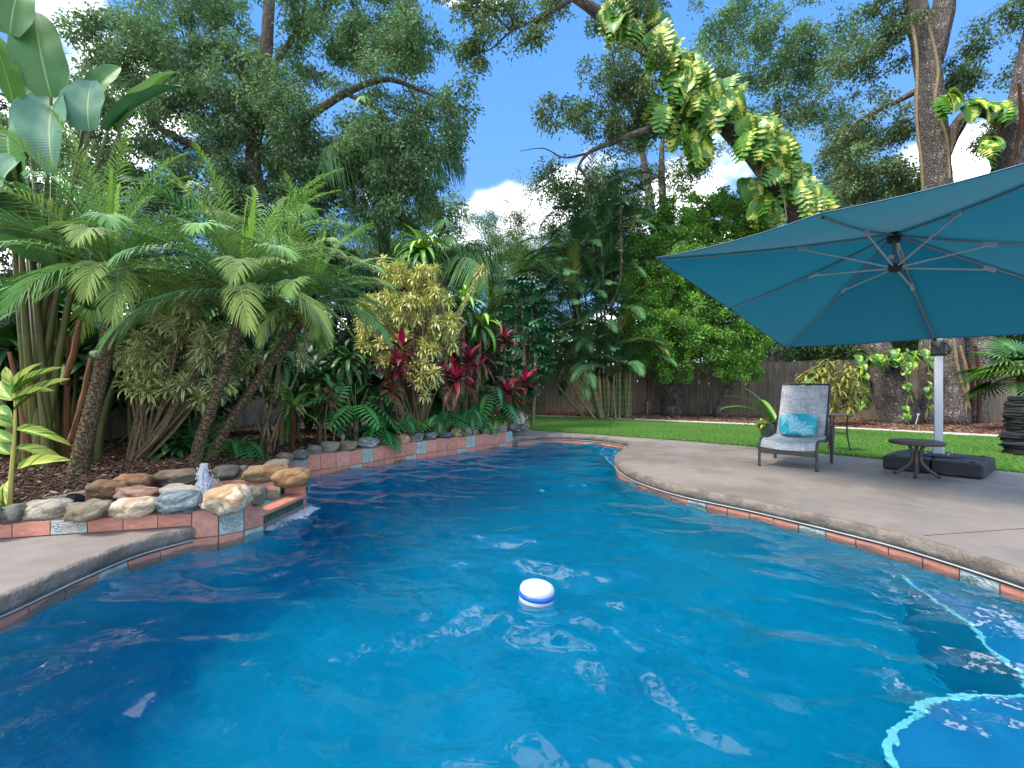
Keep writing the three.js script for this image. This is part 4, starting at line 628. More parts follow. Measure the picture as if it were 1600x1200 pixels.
function datePalm(label, trunk, rad, n, s, fibre, skip) {
  const t = thing('date_palm', label, 'palm', null, 'pygmy date palms behind the spa'), top = trunk[trunk.length - 1];
  palmTrunk(trunk, rad, 'trunk', t);
  if (fibre) { const fg = new GB(); for (let k = 0; k < 46; k++) { const a = k * 2.4, y = RR(-0.28, 0.06), r = rad[rad.length - 1] * RR(1.0, 1.5), o = V(Math.cos(a), 0, Math.sin(a)), p = top.clone().add(V(0, y, 0)).addScaledVector(o, r * 0.7); fg.tube([p, p.clone().addScaledVector(o, 0.04).add(V(0, 0.07, 0)), p.clone().addScaledVector(o, 0.1).add(V(0, RR(0.0, 0.14), 0))], [0.024, 0.018, 0.004], 4, 0.2); } fg.tube([top.clone().add(V(0, -0.32, 0)), top.clone().add(V(0, -0.12, 0)), top.clone().add(V(0, 0.1, 0))], [rad[rad.length - 1], rad[rad.length - 1] * 1.35, rad[rad.length - 1] * 0.7], 10, 0.2, 0.3); mesh('boot_fibre', fg.build(), MT.fibre, t); }
  for (let k = 0; k < n; k++) {
    const e = k / n, c = Math.min(4, Math.floor(Math.pow(e, 0.9) * 5)), yaw = k * 2.39996 + RR(-0.2, 0.2);
    const m = mesh('frond', dateF[c], e > 0.9 ? (R() < 0.12 ? MT.frondDry : MT.frond[3]) : c === 0 ? MT.frond[1] : pick(MT.frond), t);
    set(m, top.clone().add(V(Math.cos(yaw) * 0.04, 0.05 - e * 0.08, -Math.sin(yaw) * 0.04)), yaw, RR(-0.1, 0.1), RR(-0.25, 0.25), s * RR(0.88, 1.1));
  }
  for (let k = 0; k < 2; k++) set(mesh('spear', spearF, MT.frondNew, t), top.clone().add(V(0, 0.08, 0)), RR(0, 6), RR(-0.15, 0.15), RR(-0.2, 0.2), s * 0.9);
  return t;
}
datePalm('pygmy date palm with the thick curved trunk, nearest the bird of paradise', atPath([[120, 738, 4.75], [132, 690, 4.78], [152, 610, 4.85], [168, 530, 4.9], [172, 455, 4.95], [174, 425, 5]]).map((p, i) => (i ? p : p.setY(0.06))), [0.088, 0.072, 0.068, 0.066, 0.062, 0.06], 46, 1.08, false);
datePalm('pygmy date palm in the middle with shaggy brown fibre below its crown', atPath([[303, 722, 5.3], [316, 680, 5.3], [345, 600, 5.3], [368, 530, 5.3], [377, 485, 5.3], [379, 455, 5.3]]).map((p, i) => (i ? p : p.setY(0.06))), [0.066, 0.058, 0.056, 0.058, 0.06, 0.065], 48, 1.1, true);
datePalm('pygmy date palm leaning toward the corn plants, slanted mossy trunk', atPath([[326, 715, 5.55], [352, 672, 5.6], [398, 602, 5.7], [440, 545, 5.8], [472, 500, 5.9], [484, 478, 5.95]]).map((p, i) => (i ? p : p.setY(0.06))), [0.062, 0.056, 0.054, 0.054, 0.056, 0.06], 32, 0.98, true);

// ---------------------------------------------------------------- bird of paradise
{
  srand(61);
  const t = thing('bird_of_paradise', 'giant bird of paradise with huge paddle leaves on fanned stalks', 'plant');
  const pg = [0, 1, 2].map((k) => bladeGeo({ L: 1, W: 1, n: 22, bend: 0.35 + 0.25 * k, fold: 0.10 + 0.05 * k, wave: 0.008, tip: 0.62, base: 0.5, pow: 0.95, splits: 0, sd: k * 3 }));
  // blade base, tip (photo bearings), depth base/tip, width m, material, shape, face
  const B = [
    [80, 152, 5.2, 40, 2, 5.0, 0.50, 0, 0, [0.35, 0.2, 1]], [15, 55, 5.0, 28, -70, 4.9, 0.46, 0, 0, [0.3, 0, 1]], [22, 165, 5.0, -8, 40, 4.9, 0.22, 2, 0, [0.9, 0.1, 0.6]],
    [88, 152, 5.3, 45, 232, 4.7, 0.50, 1, 1, [0.1, 0.5, 1]], [140, 205, 5.2, 124, 108, 5.1, 0.44, 1, 1, [0.1, 0.1, 1]], [168, 206, 5.2, 262, 108, 5.0, 0.24, 1, 0, [-0.3, 0.9, 0.6]],
    [186, 208, 5.25, 252, 92, 5.15, 0.28, 2, 0, [-0.5, 0.3, 1]], [140, 150, 5.5, 180, 96, 5.5, 0.28, 0, 0, [0.2, 0.2, 1]], [12, 205, 4.8, 12, 395, 4.5, 0.62, 0, 2, [0.1, 0.15, 1]], [30, 250, 4.7, -60, 330, 4.5, 0.5, 1, 1, [0, 0.6, 1]],
    [-40, 120, 5.2, -80, -60, 5.2, 0.5, 0, 0, [0.4, 0, 1]], [60, 330, 5.4, 120, 460, 5.1, 0.36, 0, 2, [0.3, 0.5, 1]], [40, 150, 5.6, 58, 105, 5.6, 0.3, 0, 0, [0, 0, 1]]];
  for (const [x0, y0, d0, x1, y1, d1, w, mt, gi, f] of B) {
    const a = at(x0, y0, d0), b = at(x1, y1, d1); span(mesh('leaf', pg[gi], MT.paddle[mt], t), a, b, V(...f).normalize(), w);
    const r = at(58 + RR(-26, 30), 690, 5.3).setY(0.06); mesh('stalk', limbGeo([r, r.clone().lerp(a, 0.55).add(V((a.x - r.x) * -0.12, 0.05, 0)), a], [0.05, 0.032, 0.014], 14, 7, 0.5, 0.05), MT.stalk, t);
  }
  for (let k = 0; k < 9; k++) { const r = at(30 + k * 15, 695, 5.1 + R() * 0.5).setY(0.05), e = r.clone().add(V((k - 4) * 0.07 + RN() * 0.04, RR(0.9, 1.5), RN() * 0.1)); mesh('stalk', limbGeo([r, r.clone().lerp(e, 0.5).add(V((4 - k) * 0.015, 0, 0)), e], [0.055, 0.035, 0.018], 12, 7, 0.5, 0.06), k % 4 === 1 ? MT.sheath : MT.stalk, t); }
  for (const [x0, y0, x1, y1, w] of [[125, 500, 100, 600, 0.1], [142, 560, 110, 690, 0.1]]) mesh('dry_sheath', limbGeo([at(x0, y0, 5.0), at((x0 + x1) / 2 + 3, (y0 + y1) / 2, 4.97), at(x1, y1, 5.05)], [0.02, w * 0.3, w * 0.36], 14, 7, 0.4, 0.7), MT.sheath, t);
}
// ---------------------------------------------------------------- shell ginger beside the deck
{
  srand(67);
  const t = thing('shell_ginger', 'young shell ginger with yellow-striped leaves beside the near stones', 'plant');
  const g = [0, 1].map((k) => bladeGeo({ L: 1, W: 1, n: 12, bend: 0.5 + k * 0.5, fold: 0.12, wave: 0.006, tip: 0.8, base: 0.25, sd: k * 4 }));
  const stem = [[14, 800], [18, 740], [22, 690], [24, 640], [22, 600]].map(([x, y]) => at(x, y, 3.45)); mesh('stem', limbGeo(stem, [0.018, 0.015, 0.012, 0.009, 0.005], 18, 7, 0.4, 0.05), MT.gingerStem, t);
  for (const [x0, y0, x1, y1, w, f] of [[21, 612, 48, 562, 0.075, 0], [22, 615, 78, 563, 0.07, 0], [20, 605, 4, 572, 0.07, 0], [24, 640, 88, 580, 0.11, 0], [23, 625, 70, 600, 0.08, 0], [20, 625, -14, 590, 0.1, 0], [18, 655, -20, 625, 0.09, 1], [27, 672, 90, 673, 0.07, 1], [20, 665, -22, 645, 0.09, 1], [26, 700, 100, 706, 0.07, 1], [18, 690, -20, 668, 0.08, 0], [28, 735, 92, 707, 0.10, 0], [16, 710, -24, 682, 0.10, 0], [14, 772, 14, 742, 0.07, 0], [13, 790, -22, 742, 0.09, 1], [15, 800, -10, 765, 0.1, 0]]) span(mesh('leaf', g[f], MT.ginger[Math.floor(R() * 2)], t), at(x0, y0, 3.45), at(x1, y1, 3.45 + RR(-0.12, 0.1)), V(RR(-0.3, 0.3), 0.75, 0.8).normalize(), w);
}
// ---------------------------------------------------------------- rosette plants
function rosetteGeo(n, L, W, bend, up) { // many narrow leaves round a shoot, one mesh
  const list = []; const o = new THREE.Object3D(), lf = [0, 1].map((k) => bladeGeo({ L, W, n: 5, bend: bend * (0.8 + 0.5 * k), fold: 0.2, tip: 0.7, base: 0.5 }));
  for (let k = 0; k < n; k++) { const e = k / n; const g = lf[k % 2].clone(); set(o, V(0, mix(0.05, -0.06, e) * L * 3, 0), k * 2.39996, mix(up, -0.35, e) + RR(-0.15, 0.15), RR(-0.2, 0.2), RR(0.8, 1.1)); o.updateMatrix(); g.applyMatrix4(o.matrix); list.push(g); }
  return mergeGeometries(list);
}
srand(71);
const songR = [0, 1, 2].map(() => rosetteGeo(32, 0.165, 0.025, 1.1, 1.3));
function songOfIndia(label, root, stems, mats, s, stemMat = MT.cane) {
  const t = thing('variegated_dracaena', label, 'shrub'); let k = 0;
  for (const [px, py, d, sc = 1] of stems) {
    const e = at(px, py, d), r = root.clone().add(V(RN() * 0.12, 0, RN() * 0.1)); if (k++ % 3 === 0) mesh('stem', limbGeo([r, r.clone().lerp(e, 0.5).add(V(RN() * 0.06, -0.05, RN() * 0.06)), e], [0.02, 0.015, 0.009], 10, 6, 0.3, 0.15), stemMat, t);
    set(mesh('leaf_rosette', pick(songR), pick(mats), t), e, R() * 6.28, RN() * 0.25, RN() * 0.25, s * sc * RR(0.85, 1.15));
  }
  return t;
}
const cloudOf = (n, x0, x1, y0, y1, d0, d1, keep) => { const out = []; let k = 0; while (out.length < n && k++ < 4000) { const x = RR(x0, x1), y = RR(y0, y1); if (!keep || keep(x, y)) out.push([x, y, RR(d0, d1)]); } return out; };
songOfIndia('green and cream striped dracaena between the two palm trunks', at(215, 718, 5.6).setY(0.08), cloudOf(95, 178, 366, 470, 650, 5.35, 5.9, (x, y) => Math.pow((x - 275) / 95, 2) + Math.pow((y - 555) / 85, 2) < 1 && !(x < 225 && y > 620)), MT.songGreen, 1.0);
songOfIndia('small cream-striped dracaena beside the slanted palm trunk', at(420, 700, 6.2).setY(0.08), cloudOf(20, 370, 480, 470, 640, 5.95, 6.2), MT.songGreen, 0.95);
songOfIndia('high cream-striped dracaena tops peeking between the palm crowns', at(260, 700, 6.3).setY(0.08), cloudOf(20, 175, 320, 420, 490, 5.9, 6.3), MT.songGreen, 0.9);
songOfIndia('tall pale yellow dracaena bush among the red cordylines', at(655, 684, 8.2).setY(0.08), [...cloudOf(135, 560, 712, 455, 585, 7.7, 8.5, (x, y) => Math.pow((x - 638) / 82, 2) + Math.pow((y - 510) / 68, 2) < 1), ...cloudOf(34, 618, 682, 418, 475, 7.9, 8.4), ...cloudOf(10, 596, 640, 402, 440, 8, 8.4), ...cloudOf(16, 630, 690, 560, 620, 7.7, 7.9)], MT.songPale, 1.0);
{ // one bare arching shoot
  const t = thing('arching_dracaena_shoot', 'single pale dracaena shoot arching up beside the corn plant', 'plant'), P = smooth(atPath([[700, 530, 8], [716, 492, 8], [735, 458, 7.95], [748, 428, 7.9], [758, 420, 7.9]]), 30); mesh('stem', tubeGeo([at(690, 684, 8.1).setY(0.08), ...P], [0.02, ...P.map(() => 0.014)], 6, 0.3), MT.cane, t);
  for (let k = 0; k < 30; k++) set(mesh('leaf_rosette', songR[k % 3], MT.songPale[k % 3], t), P[k], R() * 6, RN() * 0.2, RN() * 0.2, k > 26 ? 0.85 : k < 5 ? 0.85 : 0.4);
}
function leafy(name, label, cat, heads, geos, mats, stem, group) { // heads: [pos, nLeaves, scale, upTop, upLow, root]; leaf by leaf
  const t = thing(name, label, cat, null, group);
  for (const [p, n, s, a, b, root, mk] of heads) {
    if (root && stem) mesh('stem', limbGeo([root, root.clone().lerp(p, 0.5).add(V(RN() * 0.04, 0, RN() * 0.04)), p], stem.r, 10, 6, 0.3, 0.12), stem.m, t);
    for (let k = 0; k < n; k++) { const e = k / n; set(mesh('leaf', pick(geos), mats[mk !== undefined ? mk(e) : Math.floor(R() * mats.length)], t), p.clone().add(V(0, mix(0.03, -0.09, e) * s, 0)), k * 2.39996 + RR(-0.3, 0.3), mix(a, b, e) + RR(-0.15, 0.15), RR(-0.25, 0.25), s * RR(0.85, 1.12)); }
  }
  return t;
}
srand(81);
const cornG = [bladeGeo({ L: 0.55, W: 0.075, n: 9, bend: 1.7, fold: 0.12, tip: 0.7, base: 0.5 }), bladeGeo({ L: 0.6, W: 0.08, n: 9, bend: 2.2, fold: 0.1, tip: 0.7, base: 0.5 }), bladeGeo({ L: 0.5, W: 0.07, n: 8, bend: 1.2, fold: 0.14, tip: 0.7, base: 0.5 })];
const cornK = (e) => (e < 0.45 ? 0 : e < 0.72 ? 1 : 2), gnd = (px, py, d) => at(px, py, d).setY(0.08);
leafy('corn_plant', 'tall corn plant with yellow-green topknot above the pale dracaena bush', 'plant', [[at(660, 388, 8.9), 52, 1.15, 1.35, -0.3, gnd(660, 660, 9.36), cornK]], cornG, MT.corn, { r: [0.05, 0.04, 0.03], m: MT.cane });
leafy('corn_plant', 'wide corn plant with long drooping dark leaves beside the schefflera', 'plant', [[at(725, 470, 9.00), 34, 1.21, 1.3, -0.5, gnd(725, 660, 9.12), cornK], [at(752, 505, 9.12), 28, 1.15, 1.1, -0.6, gnd(740, 660, 9.12), cornK], [at(705, 520, 9.36), 22, 1.26, 0.8, -0.8, gnd(715, 660, 9.36), cornK], [at(750, 560, 9.24), 20, 1.15, 0.4, -0.9, gnd(738, 660, 9.24), () => 2]], cornG, MT.corn, { r: [0.05, 0.04, 0.03], m: MT.cane });
leafy('corn_plant', 'dark green drooping corn plant behind the slanted palm trunk', 'plant', [[at(440, 560, 7.00), 26, 1.10, 1.0, -0.7, gnd(440, 690, 7.00), () => 2], [at(500, 590, 7.21), 26, 1.10, 0.9, -0.8, gnd(500, 690, 7.21), () => 2], [at(545, 560, 7.62), 24, 1.10, 0.9, -0.8, gnd(545, 690, 7.62), () => 2]], cornG, MT.corn, { r: [0.05, 0.04, 0.03], m: MT.cane });
const cordG = [bladeGeo({ L: 0.34, W: 0.075, n: 7, bend: 0.8, fold: 0.14, tip: 0.85, base: 0.3 }), bladeGeo({ L: 0.36, W: 0.065, n: 7, bend: 1.3, fold: 0.12, tip: 0.85, base: 0.3 })];
const cordK = (e) => (e < 0.24 ? 1 : e < 0.78 ? 0 : 2);
const cordS = { r: [0.014, 0.011, 0.009], m: MT.cane };
leafy('red_cordyline', 'red cordyline with crimson leaves in front of the pale dracaena', 'plant', [[at(627, 545, 7.30), 20, 1.16, 1.3, -0.4, gnd(632, 680, 7.67), cordK], [at(622, 572, 7.18), 20, 1.23, 1.2, -0.5, gnd(628, 680, 7.67), cordK], [at(612, 608, 7.18), 14, 0.99, 0.9, -0.6, gnd(625, 680, 7.67), () => 2]], cordG, MT.cordy, cordS, 'red cordylines in the bed');
leafy('red_cordyline', 'red cordyline with bright pink shoots in the middle of the bed', 'plant', [[at(709, 555, 8.33), 18, 1.34, 1.4, 0, gnd(712, 680, 8.58), () => 0], [at(713, 592, 7.94), 24, 1.48, 1.25, -0.5, gnd(715, 680, 8.45), cordK], [at(735, 562, 8.20), 20, 1.21, 1.3, -0.4, gnd(728, 680, 8.58), cordK], [at(752, 568, 8.46), 14, 1.08, 1.0, -0.4, gnd(735, 680, 8.71), cordK], [at(697, 590, 8.20), 14, 0.94, 1.1, -0.4, gnd(705, 680, 8.58), cordK]], cordG, MT.cordy, cordS, 'red cordylines in the bed');
leafy('red_cordyline', 'red cordyline above the white pot at the end of the bed', 'plant', [[at(792, 612, 9.06), 22, 1.28, 1.2, -0.5, gnd(794, 668, 9.58), cordK], [at(820, 598, 9.86), 16, 1.21, 1.3, -0.2, gnd(812, 668, 10.11), cordK], [at(776, 618, 9.06), 16, 1.08, 1.1, -0.5, gnd(782, 668, 9.44), cordK], [at(812, 632, 9.86), 14, 0.94, 0.8, -0.5, gnd(812, 668, 10.11), cordK]], cordG, MT.cordy, cordS, 'red cordylines in the bed');
leafy('red_cordyline', 'lone red cordyline rosette standing high before the schefflera', 'plant', [[at(789, 532, 9.25), 18, 1.15, 1.3, -0.3, gnd(787, 668, 9.75), cordK]], cordG, MT.cordy, cordS, 'red cordylines in the bed');
leafy('red_cordyline', 'small dull red cordyline low in the shade near the black boulder', 'plant', [[at(512, 620, 6.5), 14, 0.8, 1.0, -0.6, gnd(510, 690, 6.6), () => 2], [at(526, 655, 6.4), 7, 0.5, 0.8, -0.4, gnd(520, 690, 6.5), () => 0]], cordG, MT.cordy, cordS, 'red cordylines in the bed');
// split-leaf philodendrons
srand(91);
const selG = [lobedGeo({ L: 0.42, W: 0.42, lobes: 9, gap: 0.42, droop: 0.3 }), lobedGeo({ L: 0.46, W: 0.38, lobes: 9, gap: 0.46, droop: 0.5 })];
function philodendron(label, px, py, d, n, s, spread, h) {
  const t = thing('split_leaf_philodendron', label, 'plant', null, 'split-leaf philodendrons along the wall'), root = gnd(px, py, d);
  mesh('stem', limbGeo([root, root.clone().add(V(0.01, 0.12, 0)), root.clone().add(V(0.02, h * 0.4, 0.02))], [0.05, 0.045, 0.035], 8, 7, 0.3, 0.25), MT.cane, t);
  for (let k = 0; k < n; k++) { const yaw = k * 2.4 + RR(-0.3, 0.3), el = RR(0.15, 1), e = root.clone().add(V(Math.cos(yaw) * spread * (1.1 - 0.5 * el), h * (0.35 + 0.65 * el), -Math.sin(yaw) * spread * (1.1 - 0.5 * el))), b = root.clone().add(V(0.02, h * 0.35, 0.02)); mesh('leaf_stalk', limbGeo([b, b.clone().lerp(e, 0.5).add(V(0, 0.06, 0)), e], [0.012, 0.009, 0.006], 8, 5, 0.3, 0), MT.strap[0], t); set(mesh('leaf', pick(selG), pick(MT.selloum), t), e, yaw + RR(-0.4, 0.4), RR(-0.75, -0.05), RR(-0.3, 0.3), s * RR(0.85, 1.15)); }
}
philodendron('split-leaf philodendron with big dark leaves right of the slanted palm', 555, 690, 6.95, 18, 0.9, 0.34, 0.95);
philodendron('split-leaf philodendron low beside the black boulder', 590, 680, 7.1, 13, 0.72, 0.22, 0.42);
philodendron('young split-leaf philodendron on a bare stem above the pale wall stones', 632, 690, 7.55, 9, 0.62, 0.18, 0.5);
philodendron('split-leaf philodendron spilling low over the wall in the middle', 690, 682, 8.1, 14, 0.62, 0.24, 0.46);
philodendron('tall split-leaf philodendron with fresh leaves near the white pot', 765, 674, 9.1, 18, 1.0, 0.42, 1.0);
philodendron('split-leaf philodendron hugging the wall end', 735, 678, 8.6, 14, 0.68, 0.26, 0.5);
philodendron('small split-leaf philodendron at the foot of the slanted palm', 372, 700, 5.8, 8, 0.6, 0.2, 0.3);
philodendron('shaded split-leaf philodendron behind the striped dracaena', 285, 700, 6.6, 12, 0.9, 0.4, 0.6);
// big dark understory leaves
srand(95);
const bigG = [bladeGeo({ L: 0.75, W: 0.26, n: 10, bend: 1.1, fold: 0.1, wave: 0.006, tip: 0.7, base: 0.4 }), bladeGeo({ L: 0.7, W: 0.3, n: 10, bend: 1.6, fold: 0.1, wave: 0.008, tip: 0.7, base: 0.4, sd: 3 })];
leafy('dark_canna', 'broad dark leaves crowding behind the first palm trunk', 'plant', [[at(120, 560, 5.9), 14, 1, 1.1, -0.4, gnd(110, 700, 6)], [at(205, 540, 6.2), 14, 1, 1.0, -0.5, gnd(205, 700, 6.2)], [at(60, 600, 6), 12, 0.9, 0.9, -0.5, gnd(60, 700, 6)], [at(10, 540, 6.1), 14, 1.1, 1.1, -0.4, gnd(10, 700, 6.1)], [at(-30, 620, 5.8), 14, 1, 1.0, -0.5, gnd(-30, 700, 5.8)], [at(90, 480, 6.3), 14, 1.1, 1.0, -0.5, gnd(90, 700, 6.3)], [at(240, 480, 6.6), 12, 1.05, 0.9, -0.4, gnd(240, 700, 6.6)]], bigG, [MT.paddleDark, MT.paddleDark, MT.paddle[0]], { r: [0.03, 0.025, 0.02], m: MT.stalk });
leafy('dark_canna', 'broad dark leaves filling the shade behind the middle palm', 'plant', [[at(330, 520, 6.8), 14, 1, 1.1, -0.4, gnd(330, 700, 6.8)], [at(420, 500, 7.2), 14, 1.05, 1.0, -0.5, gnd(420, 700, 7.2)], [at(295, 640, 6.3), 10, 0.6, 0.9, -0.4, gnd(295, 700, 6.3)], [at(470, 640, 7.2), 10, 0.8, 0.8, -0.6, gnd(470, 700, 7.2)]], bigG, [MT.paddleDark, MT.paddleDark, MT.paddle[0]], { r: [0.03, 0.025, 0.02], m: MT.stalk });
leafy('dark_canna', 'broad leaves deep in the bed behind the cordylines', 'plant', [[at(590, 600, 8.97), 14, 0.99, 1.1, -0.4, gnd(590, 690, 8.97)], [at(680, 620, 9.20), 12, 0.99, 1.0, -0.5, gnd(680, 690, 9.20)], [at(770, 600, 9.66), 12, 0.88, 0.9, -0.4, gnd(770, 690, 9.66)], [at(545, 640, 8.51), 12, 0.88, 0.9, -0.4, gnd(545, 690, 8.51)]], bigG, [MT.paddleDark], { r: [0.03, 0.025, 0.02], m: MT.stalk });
leafy('ground_cover_plant', 'bright small-leaved groundcover beside the middle palm foot', 'plant', Array.from({ length: 14 }, () => [gnd(RR(228, 345), 700, RR(5.7, 6.1)).add(V(0, RR(0.05, 0.22), 0)), 9, 0.32, 1.0, -0.3]), bigG, MT.bushy, null);
// bromeliad-like strap plant at the foot
srand(97);
const strapG = [bladeGeo({ L: 0.7, W: 0.055, n: 10, bend: 1.4, fold: 0.25, tip: 0.5, base: 0.8 }), bladeGeo({ L: 0.6, W: 0.05, n: 10, bend: 0.8, fold: 0.25, tip: 0.5, base: 0.8 })];
leafy('strap_leaf_lily', 'strap-leaved lily on a short brown stem under the drooping palm frond', 'plant', [[at(458, 634, 6.0), 15, 0.85, 1.2, -0.1, gnd(456, 692, 6)]], strapG, MT.strap, { r: [0.03, 0.035, 0.03], m: MT.fibre });
// schefflera
srand(99);
{
  const t = thing('schefflera', 'dark glossy umbrella-leaved schefflera at the end of the bed', 'shrub');
  const lf = bladeGeo({ L: 0.2, W: 0.07, n: 5, bend: 0.9, fold: 0.1, tip: 0.75, base: 0.2 }), o = new THREE.Object3D();
  const whorl = [7, 8, 9].map((n) => mergeGeometries(Array.from({ length: n }, (_, k) => { const g = lf.clone(); set(o, V(0, 0, 0), k / n * 6.283, 0.1, 0, RR(0.85, 1.1)); o.updateMatrix(); return g.applyMatrix4(o.matrix); })));
  for (const [px, py] of [[800, 668], [815, 668], [832, 668]]) mesh('stem', limbGeo([gnd(px, py, 10.4), at(px + 4, 560, 10.4), at(px + RR(-8, 8), 460, 10.4)], [0.05, 0.04, 0.02], 14, 7, 0.3, 0.1), MT.cane, t);
  for (const [x, y, d] of cloudOf(170, 782, 862, 428, 640, 10, 10.8, (x, y) => Math.pow((x - 822) / 42, 2) + Math.pow((y - 530) / 112, 2) < 1)) set(mesh('leaf_whorl', pick(whorl), pick(MT.schef), t), at(x, y, d), R() * 6, RN() * 0.35, 0.35 + RN() * 0.35, RR(0.85, 1.2));
}
// ---------------------------------------------------------------- areca and queen palms, far fronds
srand(101);
const arecaF = [frondGeo({ L: 1.9, n: 46, leaf: 0.42, w: 0.010, rise: 1.3, bend: 1.2, vee: 0.5, droop: 0.25, start: 0.2 }), frondGeo({ L: 2.0, n: 46, leaf: 0.44, w: 0.010, rise: 0.95, bend: 1.4, vee: 0.45, droop: 0.3, start: 0.2 }), frondGeo({ L: 1.8, n: 44, leaf: 0.42, w: 0.010, rise: 0.5, bend: 1.4, vee: 0.4, droop: 0.35, start: 0.2 })];
{
  const t = thing('areca_palm', 'dense areca palm clump with pale ringed canes before the fence', 'palm');
  const canes = [[925, 325, 14.2, 945, 642], [955, 352, 14, 955, 644], [905, 405, 14, 940, 642], [980, 375, 14.4, 972, 644], [935, 440, 13.6, 950, 644], [885, 460, 13.8, 935, 642], [975, 450, 13.8, 978, 644], [915, 520, 13.4, 945, 644], [960, 540, 13.4, 966, 644], [990, 520, 13.9, 984, 644], [880, 540, 13.6, 938, 642], [940, 380, 13.5, 950, 644], [900, 480, 13.3, 942, 644], [965, 495, 13.3, 968, 644], [890, 590, 13.2, 930, 644], [925, 575, 13.1, 940, 644], [960, 585, 13.1, 962, 644], [985, 575, 13.3, 980, 644], [870, 600, 13.4, 915, 644]];
  for (const [px, py, d, bx, by] of canes) {
    const e = at(px, py, d), b = at(bx, by, d).setY(0.02); mesh('cane', limbGeo([b, b.clone().lerp(e, 0.6).add(V(RN() * 0.1, 0, 0)), e], [0.04, 0.034, 0.028], 16, 7, 0.5, 0.04), MT.greenCane, t);
    for (let k = 0; k < 13; k++) set(mesh('frond', arecaF[Math.min(2, Math.floor(k / 4))], R() < 0.05 ? MT.frondDry : pick(MT.areca), t), e, k * 2.4 + RR(-0.3, 0.3), RR(-0.15, 0.1), RR(-0.3, 0.3), RR(0.85, 1.15));
  }
  mesh('aerial_root', limbGeo(atPath([[969, 300, 13], [970, 360, 13], [971, 420, 13], [966, 450, 13], [953, 480, 13]]), [0.03, 0.04, 0.025], 30, 6, 0.3, 0.5), MT.cane, t);
}
const queenF = [frondGeo({ L: 3.0, n: 60, leaf: 0.8, w: 0.018, rise: 1.1, bend: 2.0, vee: 0.1, droop: 1.1, fwd: 0.5, start: 0.15, jit: 0.5 }), frondGeo({ L: 3.1, n: 60, leaf: 0.85, w: 0.018, rise: 0.6, bend: 1.9, vee: 0.0, droop: 1.3, fwd: 0.45, start: 0.15, jit: 0.5 })];
function queenPalm(label, base, top, n, s) { const t = thing('queen_palm', label, 'palm'); mesh('trunk', limbGeo([base, base.clone().lerp(top, 0.5), top], [0.2, 0.16, 0.14], 20, 10, 0.5, 0.06), MT.greyBark, t); for (let k = 0; k < n; k++) set(mesh('frond', queenF[k % 2], pick(MT.queen), t), top, k * 2.4 + RR(-0.2, 0.2), RR(-0.3, 0.2), RR(-0.2, 0.2), s * RR(0.85, 1.1)); }
queenPalm('queen palm with curtains of drooping leaflets under the big oak', at(600, 660, 12.5).setY(0), at(600, 262, 12.4), 20, 0.85);
queenPalm('lower queen palm with long weeping fronds behind the corn plants', at(705, 655, 12).setY(0), at(690, 415, 11.8), 15, 0.62);
queenPalm('queen palm half hidden behind the middle palm crown', at(470, 660, 11.5).setY(0), at(490, 385, 11.2), 13, 0.6);
// fan palms at the edge of the frame
{
  const fan = (() => { const list = [], o = new THREE.Object3D(), lf = bladeGeo({ L: 0.6, W: 0.035, n: 5, bend: 0.7, fold: 0.3, tip: 0.6, base: 0.6 }); for (let k = 0; k < 26; k++) { const g = lf.clone(); set(o, V(0, 0, 0), (k / 25 - 0.5) * 4.2, 0.1, 0, 0.8 + 0.2 * Math.cos((k / 25 - 0.5) * 3)); o.updateMatrix(); list.push(g.applyMatrix4(o.matrix)); } return mergeGeometries(list); })();
  const t = thing('fan_palm', 'spiky green fan palm behind the stacked slate fountain', 'palm'); srand(103);
  for (let k = 0; k < 34; k++) { const c = at(1600, 590, 9.4), yaw = k * 2.4, el = RR(-0.3, 1.2), e = c.clone().add(V(Math.cos(yaw) * Math.cos(el) * 0.55, Math.sin(el) * 0.6, -Math.sin(yaw) * Math.cos(el) * 0.5)); mesh('leaf_stalk', limbGeo([c, c.clone().lerp(e, 0.6).add(V(0, 0.05, 0)), e], [0.012, 0.01, 0.008], 6, 5, 0.3, 0), MT.strap[0], t); set(mesh('fan_leaf', fan, pick(MT.strap), t), e, yaw, el - 0.3, RR(-0.3, 0.3), RR(0.8, 1.05)); }
  mesh('trunk', limbGeo([at(1604, 672, 9.4).setY(0), at(1602, 630, 9.4), at(1600, 585, 9.4)], [0.12, 0.1, 0.1], 12, 9, 0.3, 0.3), MT.fibre, t);
}
